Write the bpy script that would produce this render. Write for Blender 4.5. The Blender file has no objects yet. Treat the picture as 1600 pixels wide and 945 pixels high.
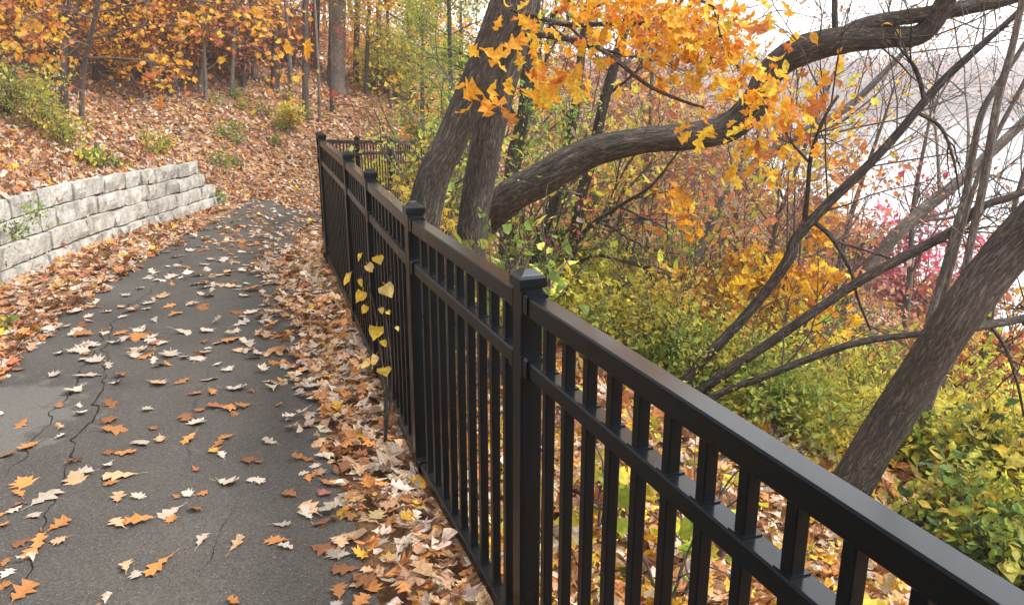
import bpy, math, random
import numpy as np
from mathutils import Vector

# ------------------------------------------------------------------ camera, sky, sun, exposure
sc = bpy.context.scene
COL = sc.collection
FPX, PITCH, CAMH = 1250.0, math.radians(15.73), 1.75      # focal length in pixels of a 1600 wide frame
cam_d = bpy.data.cameras.new('camera')
cam_d.sensor_width = 36.0; cam_d.lens = FPX*36/1600
cam_d.clip_start = 0.02; cam_d.clip_end = 3000
cam = bpy.data.objects.new('camera', cam_d); COL.objects.link(cam)
cam.location = (0, 0, CAMH); cam.rotation_euler = (math.pi/2-PITCH, 0, 0)
sc.camera = cam

SUN_EL, SUN_AZ = math.radians(55), math.radians(100)        # azimuth from +Y towards +X
w = bpy.data.worlds.new('World'); sc.world = w; w.use_nodes = True
nt = w.node_tree; nt.nodes.clear()
wo = nt.nodes.new('ShaderNodeOutputWorld'); bg = nt.nodes.new('ShaderNodeBackground')
sky = nt.nodes.new('ShaderNodeTexSky'); sky.sky_type = 'NISHITA'; sky.sun_disc = False
sky.sun_elevation = SUN_EL; sky.sun_rotation = SUN_AZ
sky.air_density = 1.0; sky.dust_density = 1.2; sky.ozone_density = 1.0
hs = nt.nodes.new('ShaderNodeHueSaturation'); hs.inputs['Saturation'].default_value = 0.12; hs.inputs['Value'].default_value = 1.0
bg.inputs['Strength'].default_value = 0.15
nt.links.new(sky.outputs[0], hs.inputs['Color']); nt.links.new(hs.outputs[0], bg.inputs[0]); nt.links.new(bg.outputs[0], wo.inputs[0])
sd = bpy.data.lights.new('sun', 'SUN'); sd.energy = 1.5; sd.angle = math.radians(15); sd.color = (1, .96, .9)
so = bpy.data.objects.new('sun', sd); COL.objects.link(so)
sv = Vector((math.sin(SUN_AZ)*math.cos(SUN_EL), math.cos(SUN_AZ)*math.cos(SUN_EL), math.sin(SUN_EL)))
so.rotation_euler = (-sv).to_track_quat('-Z', 'Y').to_euler(); so.location = (10, 10, 30)
vs = sc.view_settings; vs.view_transform = 'Standard'; vs.look = 'None'; vs.gamma = 1.0; vs.exposure = 1.55
vs.use_curve_mapping = False
cy = sc.cycles; cy.max_bounces = 8; cy.diffuse_bounces = 6; cy.glossy_bounces = 2; cy.transmission_bounces = 2; cy.transparent_max_bounces = 4
cy.volume_bounces = 1

# ------------------------------------------------------------------ helpers
rng = np.random.default_rng(7)
CP, SP = math.cos(PITCH), math.sin(PITCH)
def ray(x, y):
    u, v = (x-800)/FPX, (472.5-y)/FPX
    return np.array([u, CP+v*SP, -SP+v*CP])
def P(x, y, Y):                                            # a point on that line of sight, Y metres ahead
    r = ray(x, y); t = Y/r[1]
    return np.array([r[0]*t, Y, CAMH+r[2]*t])
def norm(a): return a/np.maximum(np.linalg.norm(a, axis=-1, keepdims=True), 1e-9)

def vnoise(p, seed=0):
    p = np.asarray(p, float)+seed*17.31; i = np.floor(p).astype(np.int64); f = p-i; f = f*f*(3-2*f)
    def h(a):
        n = (a[..., 0]*73856093) ^ (a[..., 1]*19349663) ^ (a[..., 2]*83492791)
        n = (n*2654435761) & 0xffffffff; n = ((n >> 15) ^ n)*2246822519 & 0xffffffff; n = ((n >> 13) ^ n)*3266489917 & 0xffffffff
        return ((n >> 16) ^ n)/4294967295.0
    out = 0
    for dx in (0, 1):
        for dy in (0, 1):
            for dz in (0, 1):
                wgt = (f[..., 0] if dx else 1-f[..., 0])*(f[..., 1] if dy else 1-f[..., 1])*(f[..., 2] if dz else 1-f[..., 2])
                out = out+wgt*h(i+np.array([dx, dy, dz]))
    return out
def fbm(p, seed=0, o=3):
    s, a, t = 0, .5, 0
    for k in range(o):
        s = s+a*vnoise(np.asarray(p)*2**k, seed+k); t += a; a *= .5
    return s/t

def link(o, parent=None):
    COL.objects.link(o)
    if parent is not None: o.parent = parent
    return o
def mesh_obj(name, V, F, mat, parent=None, col=None, ax=None, smooth=False):
    """F: list of int arrays, each (m,k)"""
    me = bpy.data.meshes.new(name)
    V = np.asarray(V, np.float32)
    if isinstance(F, np.ndarray): F = [F]
    F = [np.asarray(f, np.int32) for f in F if len(f)]
    me.vertices.add(len(V)); me.vertices.foreach_set('co', V.ravel())
    nl = sum(f.size for f in F); npoly = sum(len(f) for f in F)
    me.loops.add(nl); me.polygons.add(npoly)
    me.loops.foreach_set('vertex_index', np.concatenate([f.ravel() for f in F]))
    tot = np.concatenate([np.full(len(f), f.shape[1], np.int32) for f in F])
    st = np.concatenate([[0], np.cumsum(tot)[:-1]]).astype(np.int32)
    me.polygons.foreach_set('loop_start', st)
    me.polygons.foreach_set('use_smooth', np.full(npoly, bool(smooth)))
    me.update(calc_edges=True)
    if col is not None:
        a = me.attributes.new('Col', 'FLOAT_COLOR', 'FACE')
        c = np.ones((npoly, 4), np.float32); c[:, :3] = col
        a.data.foreach_set('color', c.ravel())
    if ax is not None:
        a = me.attributes.new('ax', 'FLOAT_VECTOR', 'POINT'); a.data.foreach_set('vector', np.asarray(ax, np.float32).ravel())
    if mat: me.materials.append(mat)
    o = bpy.data.objects.new(name, me)
    return link(o, parent)
def empty(name, loc=(0, 0, 0)):
    o = bpy.data.objects.new(name, None); o.location = loc; o.empty_display_size = .1
    return link(o)
def tag(o, label, cat, group=None):
    o['label'] = label; o['category'] = cat
    if group: o['group'] = group
    return o
def kind(o, k): o['kind'] = k; return o

# ------------------------------------------------------------------ materials
def newmat(name):
    m = bpy.data.materials.new(name); m.use_nodes = True
    n = m.node_tree.nodes; return m, n, m.node_tree.links, n['Principled BSDF'], n['Material Output']
def ramp(n, stops):
    r = n.new('ShaderNodeValToRGB'); e = r.color_ramp.elements
    while len(e) < len(stops): e.new(.5)
    for el, (p, c) in zip(e, stops): el.position = p; el.color = (*c, 1)
    return r
def leaf_mat(name, trans=.4, rough=.5, mott=60.):
    m, n, l, b, out = newmat(name)
    at = n.new('ShaderNodeAttribute'); at.attribute_name = 'Col'
    tc = n.new('ShaderNodeTexCoord'); no = n.new('ShaderNodeTexNoise'); no.inputs['Scale'].default_value = mott; no.inputs['Detail'].default_value = 3
    l.new(tc.outputs['Object'], no.inputs['Vector'])
    mr = n.new('ShaderNodeMapRange'); mr.inputs['From Min'].default_value = .3; mr.inputs['From Max'].default_value = .7
    mr.inputs['To Min'].default_value = .72; mr.inputs['To Max'].default_value = 1.2
    l.new(no.outputs[0], mr.inputs['Value'])
    mx = n.new('ShaderNodeVectorMath'); mx.operation = 'SCALE'; l.new(at.outputs['Color'], mx.inputs[0]); l.new(mr.outputs[0], mx.inputs['Scale'])
    l.new(mx.outputs[0], b.inputs['Base Color']); b.inputs['Roughness'].default_value = rough
    b.inputs['Specular IOR Level'].default_value = .3
    if trans > 0:
        t = n.new('ShaderNodeBsdfTranslucent'); l.new(mx.outputs[0], t.inputs['Color'])
        ms = n.new('ShaderNodeMixShader'); ms.inputs[0].default_value = trans
        l.new(b.outputs[0], ms.inputs[1]); l.new(t.outputs[0], ms.inputs[2]); l.new(ms.outputs[0], out.inputs['Surface'])
    return m
def bark_mat(name, dark, light, sc_=1.0, bump=.6):
    m, n, l, b, out = newmat(name)
    at = n.new('ShaderNodeAttribute'); at.attribute_name = 'ax'
    mp = n.new('ShaderNodeMapping'); mp.inputs['Scale'].default_value = (170*sc_, 170*sc_, 38*sc_); l.new(at.outputs['Vector'], mp.inputs['Vector'])
    no = n.new('ShaderNodeTexNoise'); no.inputs['Scale'].default_value = 1; no.inputs['Detail'].default_value = 6; no.inputs['Roughness'].default_value = .62; no.inputs['Distortion'].default_value = .5
    l.new(mp.outputs[0], no.inputs['Vector'])
    n2 = n.new('ShaderNodeTexNoise'); n2.inputs['Scale'].default_value = 3.0; n2.inputs['Detail'].default_value = 4; l.new(at.outputs['Vector'], n2.inputs['Vector'])
    mp3 = n.new('ShaderNodeMapping'); mp3.inputs['Scale'].default_value = (82*sc_, 82*sc_, 10*sc_); l.new(at.outputs['Vector'], mp3.inputs['Vector'])
    n3 = n.new('ShaderNodeTexNoise'); n3.inputs['Scale'].default_value = 1; n3.inputs['Detail'].default_value = 4; n3.inputs['Distortion'].default_value = .8; l.new(mp3.outputs[0], n3.inputs['Vector'])
    fu = n.new('ShaderNodeMath'); fu.operation = 'SUBTRACT'; fu.inputs[1].default_value = .5; l.new(n3.outputs[0], fu.inputs[0])
    fa = n.new('ShaderNodeMath'); fa.operation = 'ABSOLUTE'; l.new(fu.outputs[0], fa.inputs[0])
    fm = n.new('ShaderNodeMath'); fm.operation = 'MULTIPLY_ADD'; fm.inputs[1].default_value = 2.6; l.new(fa.outputs[0], fm.inputs[0])
    gr = n.new('ShaderNodeMath'); gr.operation = 'MULTIPLY_ADD'; gr.inputs[1].default_value = .9; gr.inputs[2].default_value = -.25; l.new(no.outputs[0], gr.inputs[0]); l.new(gr.outputs[0], fm.inputs[2])
    r = ramp(n, [(.27, dark), (.44, [.5*(a+c) for a, c in zip(dark, light)]), (.66, light)]); l.new(fm.outputs[0], r.inputs[0])
    r2 = ramp(n, [(.3, (.7, .72, .68)), (.7, (1.2, 1.15, 1.1))]); l.new(n2.outputs[0], r2.inputs[0])
    mx = n.new('ShaderNodeMixRGB'); mx.blend_type = 'MULTIPLY'; mx.inputs[0].default_value = 1; l.new(r.outputs[0], mx.inputs[1]); l.new(r2.outputs[0], mx.inputs[2])
    l.new(mx.outputs[0], b.inputs['Base Color']); b.inputs['Roughness'].default_value = .9; b.inputs['Specular IOR Level'].default_value = .2
    bp = n.new('ShaderNodeBump'); bp.inputs['Strength'].default_value = min(1, bump*1.5); bp.inputs['Distance'].default_value = .03; l.new(fm.outputs[0], bp.inputs['Height']); l.new(bp.outputs[0], b.inputs['Normal'])
    return m
M = {}
M['leaf'] = leaf_mat('leaf', .52)
M['litter'] = leaf_mat('litter', .12, .6, 90.)
M['farleaf'] = leaf_mat('far_leaf', .5, .6, 8.)
M['bark'] = bark_mat('bark_grey_brown', (.085, .071, .064), (.24, .205, .185))
M['bark_dark'] = bark_mat('bark_dark', (.06, .05, .046), (.19, .16, .148))
M['bark_light'] = bark_mat('bark_pale_grey', (.11, .095, .09), (.30, .27, .25), 1.0, .3)
M['twig'] = bark_mat('twig', (.09, .075, .07), (.22, .19, .18), 1.5, .2)

def fence_mat():
    m, n, l, b, out = newmat('black_painted_steel')
    tc = n.new('ShaderNodeTexCoord'); ge = n.new('ShaderNodeNewGeometry')
    n1 = n.new('ShaderNodeTexNoise'); n1.inputs['Scale'].default_value = 5; n1.inputs['Detail'].default_value = 6; l.new(tc.outputs['Object'], n1.inputs['Vector'])
    n2 = n.new('ShaderNodeTexNoise'); n2.inputs['Scale'].default_value = 260; n2.inputs['Detail'].default_value = 2; l.new(tc.outputs['Object'], n2.inputs['Vector'])
    sx = n.new('ShaderNodeSeparateXYZ'); l.new(tc.outputs['Object'], sx.inputs[0])
    # brownish dust that lies on the rails further down the path
    mr = n.new('ShaderNodeMapRange'); mr.inputs['From Min'].default_value = 2.2; mr.inputs['From Max'].default_value = 4.0; l.new(sx.outputs['Y'], mr.inputs['Value'])
    sn = n.new('ShaderNodeSeparateXYZ'); l.new(ge.outputs['Normal'], sn.inputs[0])
    up = n.new('ShaderNodeMapRange'); up.inputs['From Min'].default_value = .3; up.inputs['From Max'].default_value = .9; l.new(sn.outputs['Z'], up.inputs['Value'])
    mu = n.new('ShaderNodeMath'); mu.operation = 'MULTIPLY'; l.new(mr.outputs[0], mu.inputs[0]); l.new(up.outputs[0], mu.inputs[1])
    r1 = ramp(n, [(.35, (.2, .2, .2)), (.7, (1, 1, 1))]); l.new(n1.outputs[0], r1.inputs[0])
    m2 = n.new('ShaderNodeMath'); m2.operation = 'MULTIPLY'; l.new(mu.outputs[0], m2.inputs[0]); l.new(r1.outputs[0], m2.inputs[1])
    mx = n.new('ShaderNodeMixRGB'); mx.inputs[1].default_value = (.0016, .0024, .0032, 1); mx.inputs[2].default_value = (.036, .029, .024, 1); l.new(m2.outputs[0], mx.inputs[0])
    rs = ramp(n, [(.3, (0, 0, 0)), (.72, (1, 1, 1))]); l.new(n2.outputs[0], rs.inputs[0])
    mx2 = n.new('ShaderNodeMixRGB'); mx2.blend_type = 'ADD'; mx2.inputs[2].default_value = (.002, .002, .002, 1); l.new(rs.outputs[0], mx2.inputs[0]); l.new(mx.outputs[0], mx2.inputs[1])
    l.new(mx2.outputs[0], b.inputs['Base Color'])
    rr = n.new('ShaderNodeMapRange'); rr.inputs['To Min'].default_value = .2; rr.inputs['To Max'].default_value = .4; l.new(n1.outputs[0], rr.inputs['Value'])
    ra = n.new('ShaderNodeMath'); ra.operation = 'MULTIPLY_ADD'; ra.inputs[1].default_value = .25; l.new(m2.outputs[0], ra.inputs[0]); l.new(rr.outputs[0], ra.inputs[2])
    l.new(ra.outputs[0], b.inputs['Roughness']); b.inputs['Specular IOR Level'].default_value = .2; b.inputs['Specular Tint'].default_value = (.78, .9, 1, 1)
    cw = n.new('ShaderNodeMath'); cw.operation = 'MULTIPLY'; cw.inputs[1].default_value = .8; fl = n.new('ShaderNodeMapRange'); fl.inputs['From Min'].default_value = .985; fl.inputs['From Max'].default_value = .998; l.new(sn.outputs['Z'], fl.inputs['Value']); l.new(fl.outputs[0], cw.inputs[0]); l.new(cw.outputs[0], b.inputs['Coat Weight'])   # coat added on level faces only, to give rail tops a sky sheen
    b.inputs['Coat Roughness'].default_value = .16; b.inputs['Coat IOR'].default_value = 1.6
    bp = n.new('ShaderNodeBump'); bp.inputs['Strength'].default_value = .12; bp.inputs['Distance'].default_value = .001; l.new(n2.outputs[0], bp.inputs['Height']); l.new(bp.outputs[0], b.inputs['Normal'])
    return m
M['fence'] = fence_mat()

def asphalt_mat():
    m, n, l, b, out = newmat('asphalt')
    tc = n.new('ShaderNodeTexCoord')
    def noise(s, d=4, ro=.6):
        q = n.new('ShaderNodeTexNoise'); q.inputs['Scale'].default_value = s; q.inputs['Detail'].default_value = d; q.inputs['Roughness'].default_value = ro; l.new(tc.outputs['Object'], q.inputs['Vector']); return q
    a, c, e = noise(1.3, 5), noise(110, 4, .8), noise(220, 2)
    r = ramp(n, [(.3, (.058, .051, .044)), (.7, (.088, .078, .068))]); l.new(a.outputs[0], r.inputs[0])
    r2 = ramp(n, [(.36, (.5, .5, .5)), (.66, (1.5, 1.5, 1.5))]); l.new(c.outputs[0], r2.inputs[0])
    mx = n.new('ShaderNodeMixRGB'); mx.blend_type = 'MULTIPLY'; mx.inputs[0].default_value = 1; l.new(r.outputs[0], mx.inputs[1]); l.new(r2.outputs[0], mx.inputs[2])
    vo = n.new('ShaderNodeTexVoronoi'); vo.inputs['Scale'].default_value = 75; l.new(tc.outputs['Object'], vo.inputs['Vector'])
    sp = ramp(n, [(.10, (1, 1, 1)), (.2, (0, 0, 0))]); l.new(vo.outputs['Distance'], sp.inputs[0])
    wn = ramp(n, [(.62, (0, 0, 0)), (.7, (1, 1, 1))]); se = n.new('ShaderNodeSeparateColor'); l.new(vo.outputs['Color'], se.inputs[0]); l.new(se.outputs[0], wn.inputs[0])
    mm = n.new('ShaderNodeMath'); mm.operation = 'MULTIPLY'; l.new(sp.outputs[0], mm.inputs[0]); l.new(wn.outputs[0], mm.inputs[1])
    m3 = n.new('ShaderNodeMixRGB'); m3.inputs[2].default_value = (.27, .25, .23, 1); l.new(mm.outputs[0], m3.inputs[0]); l.new(mx.outputs[0], m3.inputs[1])
    # worn, sandy patch at the left edge of the path
    vm = n.new('ShaderNodeVectorMath'); vm.operation = 'DISTANCE'; vm.inputs[1].default_value = (-2.95, 3.85, 0); l.new(tc.outputs['Object'], vm.inputs[0])
    na = noise(4, 4); ad = n.new('ShaderNodeMath'); ad.operation = 'MULTIPLY_ADD'; ad.inputs[1].default_value = -1.1; l.new(na.outputs[0], ad.inputs[0]); l.new(vm.outputs['Value'], ad.inputs[2])
    rp = ramp(n, [(.0, (.5, .5, .5)), (.12, (0, 0, 0))]); l.new(ad.outputs[0], rp.inputs[0])
    r4 = ramp(n, [(.3, (.12, .115, .10)), (.7, (.19, .18, .165))]); l.new(c.outputs[0], r4.inputs[0])
    m4 = n.new('ShaderNodeMixRGB'); l.new(rp.outputs[0], m4.inputs[0]); l.new(m3.outputs[0], m4.inputs[1]); l.new(r4.outputs[0], m4.inputs[2])
    l.new(m4.outputs[0], b.inputs['Base Color']); b.inputs['Roughness'].default_value = .85; b.inputs['Specular IOR Level'].default_value = .3
    bp = n.new('ShaderNodeBump'); bp.inputs['Strength'].default_value = .5; bp.inputs['Distance'].default_value = .004; l.new(e.outputs[0], bp.inputs['Height']); l.new(bp.outputs[0], b.inputs['Normal'])
    return m
M['asphalt'] = asphalt_mat()
def simple(name, stops, scale, rough=.9, bump=0., bscale=None):
    m, n, l, b, out = newmat(name)
    tc = n.new('ShaderNodeTexCoord'); no = n.new('ShaderNodeTexNoise'); no.inputs['Scale'].default_value = scale; no.inputs['Detail'].default_value = 7; no.inputs['Roughness'].default_value = .65
    l.new(tc.outputs['Object'], no.inputs['Vector']); r = ramp(n, stops); l.new(no.outputs[0], r.inputs[0]); l.new(r.outputs[0], b.inputs['Base Color'])
    b.inputs['Roughness'].default_value = rough; b.inputs['Specular IOR Level'].default_value = .25
    if bump:
        n2 = n.new('ShaderNodeTexNoise'); n2.inputs['Scale'].default_value = bscale or scale*4; n2.inputs['Detail'].default_value = 6; l.new(tc.outputs['Object'], n2.inputs['Vector'])
        bp = n.new('ShaderNodeBump'); bp.inputs['Strength'].default_value = bump; bp.inputs['Distance'].default_value = .02; l.new(n2.outputs[0], bp.inputs['Height']); l.new(bp.outputs[0], b.inputs['Normal'])
    return m
M['soil'] = simple('leafy_soil', [(.3, (.10, .055, .03)), (.5, (.26, .14, .07)), (.7, (.40, .25, .15))], 22, .95, .8)
M['crack'] = simple('crack_dark', [(.3, (.004, .004, .004)), (.7, (.012, .011, .01))], 30)
M['stone'] = simple('limestone', [(.28, (.26, .24, .215)), (.42, (.42, .40, .37)), (.58, (.53, .51, .475)), (.8, (.58, .55, .51))], 7, .92, .7, 38)
M['far_hill'] = simple('far_hill', [(.3, (.10, .075, .07)), (.7, (.2, .15, .14))], .3)
def weather(m):
    n, l = m.node_tree.nodes, m.node_tree.links; b = n['Principled BSDF']; src = b.inputs['Base Color'].links[0].from_socket
    tc = n.new('ShaderNodeTexCoord'); mp = n.new('ShaderNodeMapping'); mp.inputs['Scale'].default_value = (3.2, 3.2, 1.3); l.new(tc.outputs['Object'], mp.inputs['Vector'])
    a = n.new('ShaderNodeTexNoise'); a.inputs['Scale'].default_value = 1.6; a.inputs['Detail'].default_value = 8; a.inputs['Roughness'].default_value = .7; l.new(mp.outputs[0], a.inputs['Vector'])
    r = ramp(n, [(.34, (.50, .48, .44)), (.5, (.88, .87, .84)), (.62, (1.05, 1.03, 1.0))]); l.new(a.outputs[0], r.inputs[0])
    mx = n.new('ShaderNodeMixRGB'); mx.blend_type = 'MULTIPLY'; mx.inputs[0].default_value = 1; l.new(src, mx.inputs[1]); l.new(r.outputs[0], mx.inputs[2]); l.new(mx.outputs[0], b.inputs['Base Color'])
weather(M['stone'])
def water_mat():
    m, n, l, b, out = newmat('lake_water'); b.inputs['Base Color'].default_value = (.5, .51, .52, 1); b.inputs['Roughness'].default_value = .1; b.inputs['IOR'].default_value = 1.33
    tc = n.new('ShaderNodeTexCoord'); no = n.new('ShaderNodeTexNoise'); no.inputs['Scale'].default_value = .9; no.inputs['Detail'].default_value = 3; l.new(tc.outputs['Object'], no.inputs['Vector'])
    bp = n.new('ShaderNodeBump'); bp.inputs['Strength'].default_value = .15; bp.inputs['Distance'].default_value = .1; l.new(no.outputs[0], bp.inputs['Height']); l.new(bp.outputs[0], b.inputs['Normal'])
    return m
M['water'] = water_mat()

# ------------------------------------------------------------------ the lie of the land
FENCE = np.array([[1.60, -1.90], [1.00, -.36], [.043, 2.10], [-.408, 3.29], [-.80, 4.53], [-1.14, 5.62], [-1.76, 7.54], [-2.62, 11.1], [-2.38, 12.5], [-2.10, 14.0],
                  [-1.75, 15.9], [-.4, 17.8], [1.1, 19.0], [2.3, 20.8], [3.2, 25.0], [4.2, 32.0], [4.5, 42.0], [5, 70], [6, 130]])
LEFT = np.array([[-.6, -2.6], [-2.1, 1.6], [-2.95, 4.], [-3.5, 5.74], [-3.75, 8], [-3.85, 10], [-4.02, 12], [-4.15, 14.6], [-3.3, 17.6], [-1.5, 19.2], [-.2, 20.3], [.7, 21.8],
                 [1.5, 25.4], [2.3, 32.4], [2.6, 42], [3.1, 70], [4.1, 130]])
RIGHT = FENCE+np.array([-.38, -.05])
def densify(pl, step=.25):
    out = []
    for a, b in zip(pl[:-1], pl[1:]):
        k = max(1, int(np.linalg.norm(b-a)/step)); out += [a+(b-a)*t for t in np.linspace(0, 1, k, endpoint=False)]
    return np.array(out+[pl[-1]])
def smooth_pl(pl, it=2):
    for _ in range(it):
        q = np.concatenate([[pl[0]], np.stack([.75*pl[:-1]+.25*pl[1:], .25*pl[:-1]+.75*pl[1:]], 1).reshape(-1, 2), [pl[-1]]]); pl = q
    return pl
FENCE_D, LEFT_D, RIGHT_D = densify(FENCE), densify(smooth_pl(LEFT)), densify(smooth_pl(RIGHT))
def seg_dist(p, pl):
    """distance to a polyline, and the side (+ = right of the direction of travel)"""
    p = np.asarray(p, float); best = np.full(len(p), 1e9); side = np.zeros(len(p))
    for a, b in zip(pl[:-1], pl[1:]):
        d = b-a; L2 = d@d
        t = np.clip(((p-a)@d)/L2, 0, 1); q = a+t[:, None]*d; r = p-q; dist = np.hypot(r[:, 0], r[:, 1])
        s = d[1]*r[:, 0]-d[0]*r[:, 1]; k = dist < best-1e-9
        best = np.where(k, dist, best); side = np.where(k, np.sign(s), side)
    return best, side
def ss(a, b, x): t = np.clip((x-a)/(b-a), 0, 1); return t*t*(3-2*t)
def zbase(p):
    y = p[:, 1]; x = p[:, 0]
    return -.08*np.clip(y-7.8, 0, 8.2)*(.5+.5*np.tanh((y-8.6)/.8))*(1-.82*(1-ss(-4.3, -2.7, x))*(1-ss(12.5, 17, y)))
WALL_Y0, WALL_Y1 = 2.0, 11.7
def wall_x(y): return np.interp(y, [0, 2, 4.5, 6.5, 8, 9.5, 11, 12], [-3.1, -3.62, -4.08, -4.30, -4.36, -4.34, -4.28, -4.2])
def ss(a, b, x): t = np.clip((x-a)/(b-a), 0, 1); return t*t*(3-2*t)
FL_C, LL_C = smooth_pl(FENCE, 1), smooth_pl(LEFT, 1)
def terrain(p):
    p = np.atleast_2d(np.asarray(p, float))
    df, sf = seg_dist(p, FL_C); dl, sl = seg_dist(p, LL_C)
    zb = zbase(p); x, y = p[:, 0], p[:, 1]; p3 = np.c_[p, np.zeros(len(p))]
    right = np.where(sf > 0, df, 0); left = np.where((sl < 0) & (sf <= 0), dl, 0)
    n1 = fbm(p3*.45, 3, 3)-.5; n2 = fbm(p3*2.2, 5, 2)-.5
    fall = .10*np.clip(right-.15, 0, .8)+.27*np.clip(right-.9, 0, 2.0)+.52*np.clip(right-2.7, 0, 40)
    fall = np.minimum(fall, 10)
    zr = -fall+(n1*.9+n2*.12)*ss(.3, 4, right)
    rise = .02*left+.36*np.clip(left-.45, 0, 7)+.30*np.clip(left-7.5, 0, 14)+.12*np.clip(left-21, 0, 30)
    zl = rise+(n1*1.1+n2*.22)*ss(.4, 4, left)
    # ground held up behind the stone wall
    inw = ss(WALL_Y0-2, WALL_Y0, y)*(1-ss(WALL_Y1-.5, WALL_Y1+.3, y)); behind = ss(.08, .2, wall_x(y)-x)*(sf <= 0)*(y < 13)*(y > -3)
    db = np.clip(wall_x(y)-x, 0, 60)
    zw = np.interp(y, [2, 6.5, 9, 11.7], [.72, .72, .68, .63])+.02+.37*np.clip(db-.35, 0, 7)+.28*np.clip(db-7.35, 0, 30)+(n1*1.1+n2*.22)*ss(.4, 4, db)
    k = inw*behind
    zl = zl*(1-k)+np.maximum(zl, zw)*k
    zl = np.where((inw > 0) & (db <= .08), np.minimum(zl, .02+.02*left), zl)
    z = zb+np.where(sf > 0, zr, zl)
    return z
def tz(x, y): return float(terrain([[x, y]])[0])
def ground_hit(x, y, y0=.8, y1=120):
    Ys = np.geomspace(y0, y1, 900); r = ray(x, y); t = Ys/r[1]
    p = np.c_[r[0]*t, Ys]; z = CAMH+r[2]*t; h = terrain(p); k = np.argmax(z < h)
    if z[k] >= h[k]: return None
    return np.array([p[k, 0], p[k, 1], h[k]])

def axis_coords(lo, hi, fine0, fine1, step, g=1.12):
    a = list(np.arange(fine0, fine1+1e-6, step)); s = step; v = fine1
    while v < hi: s *= g; v += s; a.append(min(v, hi))
    s = step; v = fine0; b = []
    while v > lo: s *= g; v -= s; b.append(max(v, lo))
    return np.array(b[::-1]+a)
gx = axis_coords(-900, 900, -9, 9, .09); gy = axis_coords(-60, 1500, -1, 16, .09)
X, Y = np.meshgrid(gx, gy); pts = np.c_[X.ravel(), Y.ravel()]
nr, nc = X.shape
Z = np.concatenate([terrain(c) for c in np.array_split(pts, 12)])
dl, sl = seg_dist(pts, LL_C); df, sf = seg_dist(pts, FL_C)
onpath = (sl > 0) & (sf <= 0)
Z = Z-.05*onpath
Z = np.where((pts[:, 1] > 130), np.minimum(Z, -9), Z)
idx = np.arange(nr*nc).reshape(nr, nc)
quads = np.stack([idx[:-1, :-1], idx[:-1, 1:], idx[1:, 1:], idx[1:, :-1]], -1).reshape(-1, 4)
kind(mesh_obj('ground', np.c_[pts, Z], quads, M['soil'], smooth=True), 'structure')
# the lake and its far shore
kind(mesh_obj('water', [[-900, 20, -7], [900, 20, -7], [900, 1400, -7], [-900, 1400, -7]], np.array([[0, 1, 2, 3]]), M['water']), 'structure')
hx = np.linspace(-250, 420, 140); hy = np.linspace(0, 1, 14)
HX, HT = np.meshgrid(hx, hy)
HY = 178+HT*120+10*np.sin(HX/60.); HZ = -7.6+ss(0, .8, HT)*(6+5*fbm(np.c_[HX.ravel()/60, HX.ravel()*0, HX.ravel()*0], 4, 3).reshape(HX.shape))
ih = np.arange(HX.size).reshape(HX.shape)
kind(mesh_obj('hills', np.c_[HX.ravel(), HY.ravel(), HZ.ravel()], np.stack([ih[:-1, :-1], ih[:-1, 1:], ih[1:, 1:], ih[1:, :-1]], -1).reshape(-1, 4), M['far_hill'], smooth=True), 'structure')

# ------------------------------------------------------------------ asphalt path
nS = 260
def resample(pl, n):
    d = np.r_[0, np.cumsum(np.linalg.norm(np.diff(pl, axis=0), axis=1))]; t = np.linspace(0, d[-1], n)
    return np.c_[np.interp(t, d, pl[:, 0]), np.interp(t, d, pl[:, 1])]
Lp, Rp = smooth_pl(LEFT[:13], 3), smooth_pl(RIGHT[1:15], 3)
Lp, Rp = resample(Lp, nS), resample(Rp, nS)
cols = 12; V = []
for k in range(cols+1):
    t = k/cols; V.append(Lp*(1-t)+Rp*t)
V = np.stack(V, 1).reshape(-1, 2); jit = (fbm(np.c_[V*6, V[:, :1]*0], 8, 2)-.5)*.05
kk = np.tile(np.arange(cols+1), nS); V = V+np.where((kk == 0) | (kk == cols), jit, 0)[:, None]
zz = zbase(V)+.012
def pathz(x, y): return float(zbase(np.array([[x, y]]))[0])+.012
ip = np.arange(nS*(cols+1)).reshape(nS, cols+1)
path = kind(mesh_obj('path', np.c_[V, zz], np.stack([ip[:-1, :-1], ip[:-1, 1:], ip[1:, 1:], ip[1:, :-1]], -1).reshape(-1, 4), M['asphalt'], smooth=True), 'structure')

def plane_pt(x, y, z=.016):
    r = ray(x, y); t = (z-CAMH)/r[2]; return np.array([r[0]*t, r[1]*t])
def crack(pxs, width, seed):
    pl = densify(np.array([plane_pt(*q) for q in pxs]), .025); n = len(pl)
    q = np.c_[pl*9, np.zeros(n)]
    off = np.c_[fbm(q, seed, 4)-.5, fbm(q, seed+9, 4)-.5]*.12; pl = pl+off
    t = norm(np.gradient(pl, axis=0)); nn = np.c_[-t[:, 1], t[:, 0]]
    wd = width*.36*(.15+1.7*np.clip(fbm(np.c_[pl*14, np.zeros(n)], seed+3, 2)-.28, 0, 1))*np.clip(np.minimum(np.arange(n), n-1-np.arange(n))/12, .15, 1)
    a, b = pl+nn*wd[:, None], pl-nn*wd[:, None]
    zc = zbase(pl)+.016
    Vv = np.concatenate([np.c_[a, zc], np.c_[b, zc]]); i = np.arange(n-1)
    kind(mesh_obj('crack', Vv, np.stack([i, i+1, n+i+1, n+i], -1), M['crack'], path), 'structure')
crack([(28, 935), (60, 850), (75, 790), (110, 700), (150, 645), (165, 590), (165, 540), (178, 500), (215, 470), (262, 430), (300, 395)], .013, 3)
crack([(0, 755), (40, 705), (75, 660), (85, 640), (105, 620), (140, 560), (175, 505)], .011, 13)
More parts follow.
